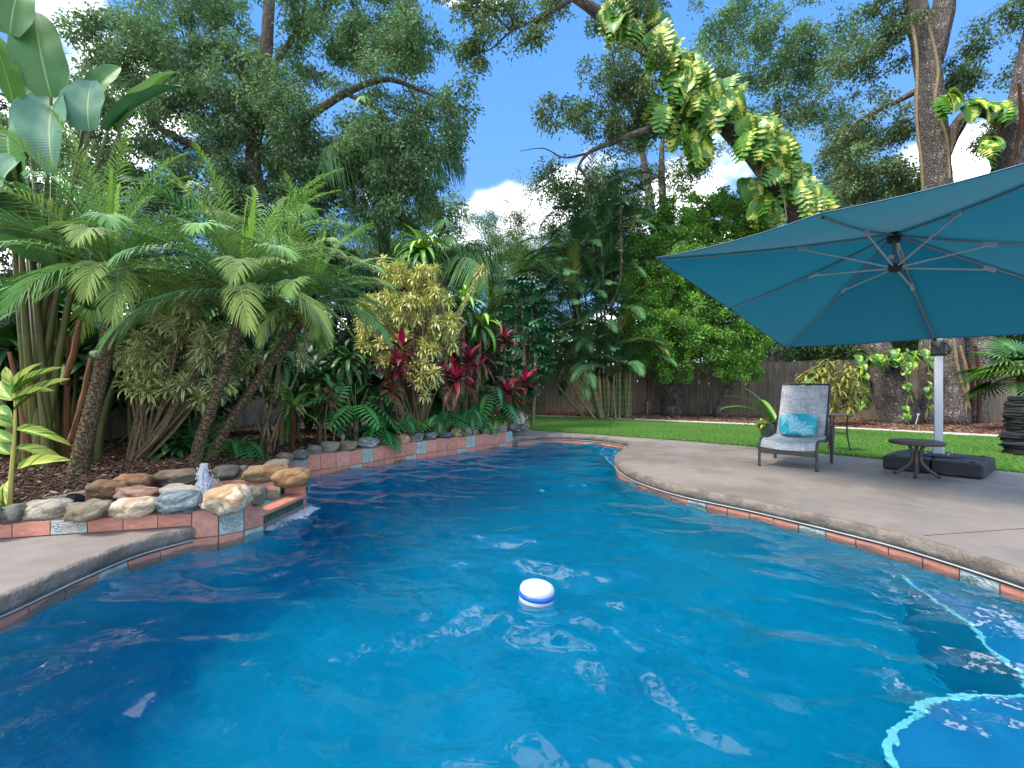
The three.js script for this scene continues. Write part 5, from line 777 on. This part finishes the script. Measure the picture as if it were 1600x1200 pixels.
// ---------------------------------------------------------------- climbing pothos on the leaning trunk
{
  srand(107);
  const G = [lobedGeo({ L: 0.62, W: 0.52, lobes: 7, gap: 0.06, droop: 0.3, depth: 0.42, ldroop: 0.1, fwd: 0.65 }), lobedGeo({ L: 0.55, W: 0.48, lobes: 6, gap: 0.0, droop: 0.5, depth: 0.46, ldroop: 0.16, fwd: 0.6 }), bladeGeo({ L: 0.58, W: 0.44, n: 9, bend: 0.9, fold: 0.12, tip: 0.65, base: 0.55 })];
  const t = thing('climbing_pothos', 'giant variegated pothos climbing the leaning oak, yellow and green leaves', 'vine'), C = new THREE.CatmullRomCurve3(leanPath, false, 'centripetal');
  const put = (px, py, d, s) => { const p = at(px, py, d), toCam = V(-p.x, EYE - p.y, -p.z).normalize(); const down = V(RN() * 0.9, -0.8 + RN() * 0.5, RN() * 0.4).addScaledVector(toCam, 0.3 + R() * 0.5).normalize(), f = toCam.clone().add(V(RN() * 0.8, 0.6 + RN() * 0.5, RN() * 0.5)).normalize(); const k = R() < 0.34 ? 0 : R() < 0.36 ? 1 : 2; const m = span(mesh('leaf', G[k], MT.pothos[R() < 0.26 ? 0 : R() < 0.5 ? 1 : 2], t), p, p.clone().add(down), f, 1); m.scale.setScalar(s); };
  const zone = (n, pts, spread, d0, d1) => { for (let k = 0; k < n; k++) { const u = R() * (pts.length - 1), i = Math.min(pts.length - 2, Math.floor(u)), x = mix(pts[i][0], pts[i + 1][0], u - i), y = mix(pts[i][1], pts[i + 1][1], u - i); put(x + RN() * spread, y + RN() * spread * 0.7, RR(d0, d1), RR(0.8, 1.2)); } };
  zone(100, [[1020, 30], [1052, 85], [1085, 120], [1105, 155], [1140, 145]], 28, 11.7, 12.3);
  zone(34, [[1035, 150], [1060, 175], [1090, 215], [1100, 225]], 14, 11.9, 12.4);
  zone(80, [[1170, 180], [1205, 215], [1240, 260], [1275, 300]], 22, 11.7, 12.4);
  zone(24, [[1165, 270], [1190, 310], [1200, 320]], 12, 12.1, 12.6);
  zone(24, [[940, 0], [965, 22], [1000, 40]], 14, 12, 12.5);
  mesh('vine_stem', limbGeo(atPath([[1285, 330, 11.9], [1215, 255, 12], [1150, 180, 12.1], [1085, 110, 12.2], [1010, 40, 12.3]]), [0.04, 0.04, 0.03], 30, 6, 0.3, 0.4), MT.cane, t);
  mesh('aerial_root', limbGeo(atPath([[1208, 272, 11.8], [1222, 300, 11.75], [1230, 345, 11.7]]), [0.02, 0.02, 0.015], 16, 5, 0.3, 0.4), MT.cane, t);
  for (let k = 0; k < 5; k++) mesh('aerial_root', limbGeo(atPath([[1198 + RN() * 3, 236, 11.8], [1192 + RN() * 8, 258, 11.75], [1186 + RN() * 10, 280, 11.7]]), [0.012, 0.012, 0.006], 10, 5, 0.3, 0.3), MT.cane, t);
  // second patch on the lower trunks
  const t2 = thing('climbing_pothos', 'pothos vine with lime leaves around the bases of the two oak trunks', 'vine');
  const put2 = (px, py, d, s) => { const p = at(px, py, d); set(mesh('leaf', G[2], MT.pothos[R() < 0.3 ? 1 : 2], t2), p, RR(3.6, 5.8), RR(-1, -0.1), RR(-0.3, 0.3), s); };
  for (let k = 0; k < 46; k++) put2(RR(1330, 1460), 545 + RN() * 9 + 8, RR(11, 11.5), RR(0.35, 0.6)); for (let k = 0; k < 22; k++) put2(1416 + RN() * 5, RR(555, 650), RR(10.9, 11.2), RR(0.2, 0.36)); for (let k = 0; k < 16; k++) put2(1449 + RN() * 4, RR(575, 640), RR(10.8, 11), RR(0.2, 0.34)); for (let k = 0; k < 22; k++) put2(1345 + RN() * 10, RR(560, 640), RR(11.8, 12.1), RR(0.35, 0.55));
  for (const [px, a, b, d] of [[1416, 545, 655, 11.05], [1449, 560, 655, 10.9], [1345, 545, 655, 11.9]]) mesh('vine_stem', limbGeo(atPath([[px, a, d], [px + 4, (a + b) / 2, d], [px - 2, b, d]]), [0.012, 0.012, 0.012], 14, 5, 0.3, 0.3), MT.cane, t2);
  const t3 = thing('climbing_pothos', 'pothos leaves hanging from the arched oak branch near the frame edge', 'vine');
  for (let k = 0; k < 34; k++) { const z = pick([[1520, 160, 18], [1545, 225, 16], [1480, 150, 8], [1556, 165, 10]]); set(mesh('leaf', pick(G), pick(MT.pothos), t3), at(z[0] + RN() * z[2], z[1] + RN() * z[2] * 0.8, RR(11.1, 11.5)), RR(3.8, 5.6), RR(-1.2, -0.4), RR(-0.3, 0.3), RR(0.6, 0.95)); }
}
// yellow strap bush, and small bush by the ficus
srand(109);
leafy('yellow_dracaena_bush', 'mounded yellow-green dracaena bush behind the lounge chair', 'shrub', cloudOf(44, 1255, 1345, 562, 640, 10.6, 11.2, (x, y) => Math.pow((x - 1300) / 46, 2) + Math.pow((y - 605) / 46, 2) < 1).map(([x, y, d]) => [at(x, y, d), 15, 0.75, 1.2, -0.7]), [bladeGeo({ L: 0.42, W: 0.05, n: 7, bend: 1.5, fold: 0.12, tip: 0.7, base: 0.5 }), bladeGeo({ L: 0.4, W: 0.045, n: 7, bend: 2, fold: 0.12, tip: 0.7, base: 0.5 })], MT.yellowStrap, null);
// ---------------------------------------------------------------- parasol
{
  srand(121);
  const C = V(3.53, 1.92, -4.45), U = V(0.888, -0.006, 1.33), W = V(1.113, -0.416, -0.745), N = U.clone().cross(W).normalize(); if (N.y < 0) N.negate();
  const t = thing('cantilever_parasol', 'large teal square cantilever parasol tilted over the deck', 'parasol', V(4.97, 0, -5.52));
  const loc = (p) => p.clone().sub(t.position), S = (a, b, h) => loc(C.clone().addScaledVector(U, a).addScaledVector(W, b).addScaledVector(N, h));
  const APEX = 0.56, rim = [[-1, -1], [0, -1], [1, -1], [1, 0], [1, 1], [0, 1], [-1, 1], [-1, 0]];
  const prof = (r) => APEX * (1 - r) - 0.03 * Math.sin(Math.PI * r); // cloth hangs a little between hub and rim
  const canopyPt = (a, b, drop = 0) => S(a, b, prof(Math.max(Math.abs(a), Math.abs(b))) - drop);
  { // eight panels, each a cloth with a slight sag between its ribs
    rim.forEach((A, k) => {
      const B = rim[(k + 1) % 8], g = new GB(), n = 12, id = [];
      for (let i = 0; i <= n; i++) for (let j = 0; j <= i; j++) { const r = i / n, f = i ? j / i : 0, a = mix(A[0], B[0], f) * r, b = mix(A[1], B[1], f) * r, sag = 0.035 * r * 4 * f * (1 - f), inn = 1 - 0.02 * 4 * f * (1 - f) * (r > 0.99 ? 1 : 0); const p = canopyPt(a * inn, b * inn, sag); id.push(g.v(p.x, p.y, p.z, (a + 1) * 1.5, (b + 1) * 1.5)); }
      const q = (i, j) => id[i * (i + 1) / 2 + j];
      for (let i = 0; i < n; i++) for (let j = 0; j <= i; j++) { g.t(q(i, j), q(i + 1, j), q(i + 1, j + 1)); if (j < i) g.t(q(i, j), q(i + 1, j + 1), q(i, j + 1)); }
      const m = mesh('canopy_panel', g.build(), MT.canopy, t);
      const hem = Array.from({ length: 13 }, (_, j) => { const f = j / 12, inn = 1 - 0.02 * 4 * f * (1 - f); return canopyPt(mix(A[0], B[0], f) * inn, mix(A[1], B[1], f) * inn, 0.035 * 4 * f * (1 - f)); });
      mesh('hem', tubeGeo(hem, hem.map(() => 0.006), 5, 0.2), MT.canopy, m);
    });
  }
  const lowHub = S(0.015, 0.03, 0.2), topHub = S(0, 0, APEX - 0.05);
  for (const [a, b] of rim) {
    const P = [0.03, 0.25, 0.5, 0.75, 0.985].map((r) => canopyPt(a * r, b * r, 0.028)), m = mesh('rib', tubeGeo(P, P.map(() => 0.011), 6, 0.2), MT.rib, t);
    const k = a && b ? 0.36 : 0.42, j = canopyPt(a * k, b * k, 0.05); mesh('strut', tubeGeo([lowHub, j], [0.0095, 0.0095], 6, 0.2), MT.fitting, t);
    const dir = canopyPt(a, b).sub(canopyPt(a * 0.5, b * 0.5)).normalize(), br = mesh('bracket', new RoundedBoxGeometry(0.1, 0.042, 0.022, 1, 0.006), MT.fitting, m, j.clone().add(V(0, 0.008, 0))); br.quaternion.setFromUnitVectors(V(1, 0, 0), dir);
    mesh('end_cap', new THREE.CylinderGeometry(0.014, 0.014, 0.04, 8), MT.black, m, P[4]).quaternion.setFromUnitVectors(V(0, 1, 0), dir);
  }
  const hubQ = new THREE.Quaternion().setFromUnitVectors(V(0, 1, 0), N);
  for (const [p, r, h, n] of [[topHub, 0.055, 0.09, 'top_hub'], [lowHub, 0.06, 0.04, 'lower_hub']]) mesh(n, new THREE.CylinderGeometry(r, r * 0.92, h, 16), MT.black, t, p).quaternion.copy(hubQ);
  mesh('centre_tube', tubeGeo([lowHub, topHub], [0.016, 0.016], 8, 0.2), MT.rib, t);
  mesh('care_label', new RoundedBoxGeometry(0.05, 0.035, 0.004, 1, 0.001), MT.trim, t, lowHub.clone().add(V(-0.05, 0.1, 0.02)));
  const mastX = V(0, 0, 0), grip = V(0, 1.42, 0);
  // boom from the slider up to the top hub, with its tilting joint
  const joint = grip.clone().lerp(topHub, 0.5);
  mesh('boom', tubeGeo([grip, joint], [0.026, 0.026], 10, 0.3), MT.alu, t); mesh('boom', tubeGeo([joint, topHub], [0.024, 0.024], 10, 0.3), MT.alu, t);
  const jm = mesh('tilt_joint', new RoundedBoxGeometry(0.09, 0.075, 0.075, 2, 0.02), MT.fitting, t, joint); jm.quaternion.setFromUnitVectors(V(1, 0, 0), topHub.clone().sub(grip).normalize());
  mesh('tilt_collar', new THREE.CylinderGeometry(0.045, 0.045, 0.05, 14), MT.black, t, joint.clone().lerp(grip, 0.13)).quaternion.setFromUnitVectors(V(0, 1, 0), topHub.clone().sub(grip).normalize());
  mesh('mast', new RoundedBoxGeometry(0.082, 2.15, 0.062, 2, 0.014), MT.alu, t, V(0, 0.19 + 1.075, 0)).rotation.y = -0.74;
  mesh('mast_cap', new RoundedBoxGeometry(0.09, 0.04, 0.07, 2, 0.012), MT.black, t, V(0, 2.35, 0)).rotation.y = -0.74;
  const sl = mesh('slider', new RoundedBoxGeometry(0.13, 0.19, 0.11, 3, 0.03), MT.black, t, grip); sl.rotation.y = -0.74;
  mesh('slider_handle', tubeGeo(smooth([V(0.05, 0.06, 0.05), V(0.09, 0.02, 0.09), V(0.09, -0.06, 0.09), V(0.05, -0.09, 0.05)], 12), Array(13).fill(0.012), 6, 0.2), MT.black, sl);
  mesh('base_plate', new THREE.CylinderGeometry(0.2, 0.22, 0.018, 28), MT.black, t, V(0, 0.185, 0));
  mesh('mast_socket', new RoundedBoxGeometry(0.11, 0.09, 0.09, 2, 0.015), MT.alu, t, V(0, 0.22, 0)).rotation.y = -0.74;
  for (let k = 0; k < 4; k++) mesh('bolt', new THREE.CylinderGeometry(0.012, 0.012, 0.02, 6), MT.alu, t, V(Math.cos(k * 1.57 + 0.1) * 0.14, 0.2, Math.sin(k * 1.57 + 0.1) * 0.14));
  const bs = thing('parasol_base', 'black plastic weight base of four tanks under the parasol mast', 'parasol base', V(4.97, 0, -5.52)); bs.rotation.y = -0.9;
  for (const [i, j] of [[-1, -1], [1, -1], [-1, 1], [1, 1]]) { const g = new RoundedBoxGeometry(0.425, 0.15, 0.425, 3, 0.025), p = g.attributes.position; for (let q = 0; q < p.count; q++) if (p.getY(q) > 0) { p.setX(q, p.getX(q) * 0.985); p.setZ(q, p.getZ(q) * 0.985); p.setY(q, p.getY(q) + 0.018 * (1 - (Math.abs(p.getX(q) + i * 0.2) + Math.abs(p.getZ(q) + j * 0.209)) / 0.9)); } g.computeVertexNormals(); const m = mesh('tank', g, MT.tank, bs, V(i * 0.215, 0.081, j * 0.215)); mesh('filler_cap', new THREE.CylinderGeometry(0.025, 0.025, 0.012, 14), MT.black, m, V(i * 0.12, 0.085, j * 0.12)); if (j > 0) mesh('hand_recess', new RoundedBoxGeometry(0.12, 0.035, 0.012, 1, 0.004), MT.black, m, V(-i * 0.06, -0.052, j * 0.209)); }
}
// ---------------------------------------------------------------- lounge chair, pillow, tables
const chairAt = V(3.56, 0, -5.93), chairYaw = -0.75;
{
  const t = thing('lounge_chair', 'low reclining patio chair with grey mesh sling and dark frame', 'chair', chairAt); t.rotation.y = chairYaw;
  const hw = 0.3, tube = (name, pts, r, par = t, n = 18) => mesh(name, tubeGeo(smooth(pts, n), Array(n + 1).fill(r), 8, 0.2), MT.frame, par);
  const seatP = smooth([V(0, 0.24, 0.47), V(0, 0.305, 0.435), V(0, 0.335, 0.36), V(0, 0.32, 0.1), V(0, 0.345, -0.16), V(0, 0.37, -0.2)], 26);
  const backP = smooth([V(0, 0.36, -0.17), V(0, 0.45, -0.23), V(0, 0.7, -0.35), V(0, 0.93, -0.44), V(0, 0.995, -0.475)], 22);
  const sling = (name, P, w) => { const g = new GB(), nx = 10; P.forEach((p, i) => { for (let k = 0; k <= nx; k++) { const s = k / nx * 2 - 1; g.v(s * w, p.y - 0.022 * (1 - s * s), p.z + 0.004 * (1 - s * s), k / nx * 1.2, i / P.length * 1.4); } }); for (let i = 0; i < P.length - 1; i++) for (let k = 0; k < nx; k++) { const a = i * (nx + 1) + k; g.q(a, a + 1, a + nx + 2, a + nx + 1); } const f = g.build(); const b = f.clone(); b.translate(0, -0.004, -0.003); return mesh(name, mergeGeometries([f, b]), MT.sling, t); };
  sling('seat_sling', seatP, hw - 0.015); sling('back_sling', backP, hw - 0.03);
  for (const s of [-1, 1]) {
    const X = s * hw;
    tube('seat_rail', [V(X, 0.30, 0.43), V(X, 0.335, 0.35), V(X, 0.315, 0.1), V(X, 0.33, -0.2), V(X, 0.34, -0.3)], 0.014);
    tube('back_rail', [V(X * 0.93, 0.36, -0.17), V(X * 0.93, 0.45, -0.23), V(X * 0.93, 0.7, -0.35), V(X * 0.93, 0.93, -0.44), V(X * 0.93, 0.99, -0.47)], 0.013);
    tube('front_leg', [V(X, 0.335, 0.36), V(X, 0.315, 0.425), V(X, 0.24, 0.45), V(X, 0.1, 0.455), V(X, 0.008, 0.46)], 0.0145);
    const rl = mesh('rear_leg', new RoundedBoxGeometry(0.032, 0.47, 0.055, 2, 0.01), MT.frame, t, V(s * (hw + 0.02), 0.24, -0.32)); rl.rotation.x = 0.03;
    tube('armrest', [V(s * (hw + 0.02), 0.3, -0.1), V(s * (hw + 0.02), 0.42, -0.08), V(s * (hw + 0.02), 0.485, -0.13), V(s * (hw + 0.02), 0.49, -0.25), V(s * (hw + 0.02), 0.46, -0.34)], 0.017);
    tube('recline_bar', [V(X * 0.96, 0.31, -0.05), V(X * 0.96, 0.28, -0.14), V(X * 0.96, 0.31, -0.24)], 0.008);
    mesh('foot', new THREE.CylinderGeometry(0.018, 0.018, 0.02, 10), MT.black, t, V(X, 0.01, 0.46));
  }
  mesh('front_bar', new RoundedBoxGeometry(0.58, 0.05, 0.02, 1, 0.006), MT.frame, t, V(0, 0.185, 0.452));
  mesh('rear_bar', new RoundedBoxGeometry(0.6, 0.03, 0.02, 1, 0.006), MT.frame, t, V(0, 0.3, -0.3));
  tube('top_bar', [V(-hw * 0.93, 0.99, -0.472), V(0, 1.0, -0.478), V(hw * 0.93, 0.99, -0.472)], 0.012);
  // cushion
  const g = new THREE.SphereGeometry(1, 40, 24), p = g.attributes.position, u = g.attributes.uv;
  for (let i = 0; i < p.count; i++) { const x = p.getX(i), y = p.getY(i), z = p.getZ(i), e = (v) => Math.sign(v) * Math.pow(Math.abs(v), 0.42), a = e(x), b = e(y), r = clamp(1 - Math.max(Math.abs(a), Math.abs(b))); p.setXYZ(i, a * 0.21, b * 0.145, Math.sign(z) * (0.012 + 0.062 * Math.pow(Math.abs(z), 1.0)) + 0.006 * noise.noise(x * 3, y * 3, 2)); u.setXY(i, a * 0.5 + 0.5, b * 0.42 + 0.5); } g.computeVertexNormals();
  const c = tag(mesh('throw_pillow', g, MT.pillow), 'turquoise throw pillow with white leaf print resting on the lounge chair', 'pillow');
  const lp = V(-0.02, 0.475, -0.165).applyAxisAngle(V(0, 1, 0), chairYaw).add(chairAt); c.position.copy(lp); c.rotation.set(-0.42, chairYaw, 0.03, 'YXZ');
}
{
  const p = onLevel(1432, 744), t = thing('side_table', 'small round dark metal table with splayed legs by the parasol base', 'table', p);
  mesh('tabletop', new THREE.LatheGeometry([[0, 0.385], [0.21, 0.388], [0.236, 0.384], [0.24, 0.375], [0.238, 0.352], [0.22, 0.346], [0, 0.35]].map(([x, y]) => new THREE.Vector2(x, y)), 48), MT.table, t);
  for (let k = 0; k < 4; k++) { const a = 0.75 + k * 1.5708, c = Math.cos(a), s = Math.sin(a), P = smooth([V(c * 0.07, 0.352, s * 0.07), V(c * 0.045, 0.3, s * 0.045), V(c * 0.03, 0.22, s * 0.03), V(c * 0.05, 0.14, s * 0.05), V(c * 0.11, 0.07, s * 0.11), V(c * 0.18, 0.014, s * 0.18)], 20); const l = mesh('leg', tubeGeo(P, P.map(() => 0.0165), 8, 0.2), MT.table, t); mesh('foot_cap', new THREE.SphereGeometry(0.019, 10, 8), MT.black, l, V(c * 0.182, 0.0175, s * 0.182)); }
}
{
  const p = onLevel(1308, 707), t = thing('side_table', 'slim dark side table half hidden behind the lounge chair', 'table', p);
  mesh('tabletop', new THREE.LatheGeometry([[0, 0.56], [0.19, 0.56], [0.2, 0.552], [0.19, 0.54], [0, 0.54]].map(([x, y]) => new THREE.Vector2(x, y)), 40), MT.table, t);
  for (let k = 0; k < 3; k++) { const a = 0.4 + k * 2.094, P = smooth([V(Math.cos(a) * 0.13, 0.545, Math.sin(a) * 0.13), V(Math.cos(a) * 0.12, 0.3, Math.sin(a) * 0.12), V(Math.cos(a) * 0.17, 0, Math.sin(a) * 0.17)], 10); mesh('leg', tubeGeo(P, P.map(() => 0.011), 7, 0.2), MT.frame, t); }
  mesh('ring', new THREE.TorusGeometry(0.125, 0.006, 6, 30).rotateX(Math.PI / 2), MT.frame, t, V(0, 0.28, 0));
}
{ // potted plant behind the chair
  srand(131);
  const p = onLevel(1213, 704), t = thing('potted_crinum', 'green potted lily with long strap leaves behind the lounge chair', 'potted plant', p);
  mesh('pot', new THREE.LatheGeometry([[0, 0], [0.17, 0], [0.19, 0.06], [0.2, 0.2], [0.22, 0.3], [0.255, 0.36], [0.262, 0.4], [0.245, 0.405], [0.225, 0.36], [0, 0.35]].map(([x, y]) => new THREE.Vector2(x, y)), 36), MT.greenPot, t);
  mesh('saucer', new THREE.LatheGeometry([[0, 0.004], [0.24, 0.004], [0.26, 0.05], [0.25, 0.055], [0.22, 0.02], [0, 0.02]].map(([x, y]) => new THREE.Vector2(x, y)), 36), MT.brownPot, t);
  const g = [bladeGeo({ L: 1, W: 0.085, n: 12, bend: 0.8, fold: 0.25, tip: 0.45, base: 0.8 }), bladeGeo({ L: 1, W: 0.09, n: 12, bend: 1.3, fold: 0.25, tip: 0.45, base: 0.8 })];
  for (const [yaw, pitch, s, k] of [[2.9, 1.15, 0.78, 1], [3.2, 0.95, 0.72, 1], [0.1, 1.2, 0.86, 0], [-0.3, 0.95, 0.66, 0], [0.5, 1.0, 0.7, 1], [2.4, 1.3, 0.6, 0], [1.5, 1.1, 0.7, 1], [4.4, 0.9, 0.55, 1], [5.2, 0.7, 0.5, 1], [3.7, 0.7, 0.5, 1]]) set(mesh('leaf', g[k], MT.strap[Math.floor(R() * 2)], t), V(0, 0.35, 0), yaw, pitch, RR(-0.2, 0.2), s * 1.3);
  for (let k = 0; k < 26; k++) set(mesh(k % 3 ? 'small_leaf' : 'petal', bigG[k % 2], k % 3 ? MT.frondNew : MT.petal, t), V(-0.16 + RN() * 0.09, 0.42 + RN() * 0.06, RN() * 0.1 + 0.05), R() * 6, RR(-0.4, 1), 0, RR(0.1, 0.16));
}
{ // stacked slate fountain
  srand(141);
  const c = onLevel(1606, 712), t = thing('slate_fountain', 'stacked dark slate water feature standing on the lawn edge', 'fountain', c);
  const slab = [0, 1, 2, 3].map((k) => { const g = new RoundedBoxGeometry(1, 1, 1, 3, 0.28), p = g.attributes.position; for (let i = 0; i < p.count; i++) { const x = p.getX(i), y = p.getY(i), z = p.getZ(i), n = 1 + 0.16 * noise.noise(x * 3 + k * 5, y * 2, z * 3) + 0.07 * noise.noise(x * 8, y * 8 + k, z * 8); p.setXYZ(i, x * n, y * (1 + 0.2 * noise.noise(x * 4, k, z * 4)), z * n); } g.computeVertexNormals(); return g; });
  let y = 0.02; for (let k = 0; k < 19; k++) { const f = k / 19, h = RR(0.035, 0.062), wide = f < 0.35 ? 0.62 : f < 0.62 ? 0.46 : f < 0.85 ? 0.38 : 0.3; for (let q = 0; q < 2; q++) { const m = mesh('slab', pick(slab), pick(MT.slate), t, V((q ? wide * 0.36 : -0.06) + RN() * 0.02 - (f > 0.6 ? 0.06 : 0), y + h / 2, RN() * 0.03 + (q ? -0.03 : 0.02))); m.scale.set(wide * (q ? 0.5 : 0.78) * RR(0.9, 1.08), h * 1.12, 0.34 * RR(0.85, 1.1)); m.rotation.set(RN() * 0.04, RN() * 0.2, RN() * 0.05); } y += h * 0.94; }
}
function stake(px, py, d, h, tilt, label, y0) { const p = at(px, py, d).setY(y0), t = thing('solar_light', label, 'garden light', p, 'solar stake lights in the beds'); t.rotation.z = tilt; mesh('stake', new THREE.CylinderGeometry(0.011, 0.011, h, 10), MT.trim, t, V(0, h / 2, 0)); mesh('lens', new THREE.CylinderGeometry(0.032, 0.026, 0.07, 14), MT.fitting, t, V(0, h + 0.03, 0)); mesh('cap', new THREE.LatheGeometry([[0, 0.03], [0.03, 0.026], [0.042, 0.01], [0.042, 0], [0, 0]].map(([x, y]) => new THREE.Vector2(x, y)), 18), MT.black, t, V(0, h + 0.065, 0)); }
stake(1430, 664, 11, 0.24, -0.28, 'solar stake light leaning in the bark mulch between the oak trunks', 0.03);
stake(1012, 645, 14.6, 0.38, 0, 'solar stake light upright against the fence under the ficus', 0.03);
stake(536, 690, 6.75, 0.13, 0, 'short solar stake light in the shade near the black boulder', 0.09);
{ // white urn
  const p = at(810, 656, 9.9).setY(0), t = thing('white_urn', 'white ceramic urn standing on the lawn at the end of the bed', 'pot', p);
  mesh('body', new THREE.LatheGeometry([[0, 0.02], [0.1, 0.02], [0.11, 0.05], [0.085, 0.08], [0.12, 0.16], [0.15, 0.28], [0.13, 0.38], [0.12, 0.41], [0.15, 0.44], [0.145, 0.455], [0.11, 0.42], [0, 0.4]].map(([x, y]) => new THREE.Vector2(x, y)), 28), MT.whitePot, t);
  for (const s of [-1, 1]) mesh('handle', new THREE.TorusGeometry(0.05, 0.012, 8, 16, Math.PI), MT.whitePot, t, V(s * 0.14, 0.32, 0)).rotation.z = -s * Math.PI / 2;
}
{ // floating dispenser
  const p = onLevel(838, 936, WATER), t = thing('floating_dispenser', 'round white floating chlorine dispenser with a blue band on the water', 'float', V(p.x, WATER - 0.02, p.z - 0.02)); t.rotation.set(0.06, 0.4, -0.1); t.scale.y = 0.82;
  const L = (a) => new THREE.LatheGeometry(a.map(([x, y]) => new THREE.Vector2(x, y)), 48);
  mesh('lower_shell', L([[0, -0.06], [0.06, -0.055], [0.088, -0.02], [0.094, 0.02], [0.094, 0.038], [0.086, 0.042]]), MT.white, t);
  mesh('band', L([[0.088, 0.038], [0.0975, 0.041], [0.0985, 0.052], [0.0965, 0.066], [0.088, 0.069]]), MT.blue, t);
  mesh('lid', L([[0.092, 0.066], [0.094, 0.082], [0.086, 0.101], [0.07, 0.111], [0.066, 0.107], [0.06, 0.108], [0.04, 0.113], [0.036, 0.109], [0.03, 0.112], [0, 0.114]]), MT.white, t);
}
{ // return fitting on the pool wall
  const p = V(2.71, -0.2, -2.72), t = tag(mesh('return_fitting', new THREE.LatheGeometry([[0, 0.02], [0.02, 0.02], [0.03, 0.014], [0.045, 0.008], [0.05, 0]].map(([x, y]) => new THREE.Vector2(x, y)), 24), MT.white), 'round white return fitting on the pool wall under the tiles', 'pool fitting'); t.position.copy(p); t.rotation.z = Math.PI / 2; t.rotation.y = 0.15;
}
// ---------------------------------------------------------------- draw
scene.traverse((o) => { if (o.isMesh) { o.castShadow = true; o.receiveShadow = true; } });
renderer.render(scene, camera);
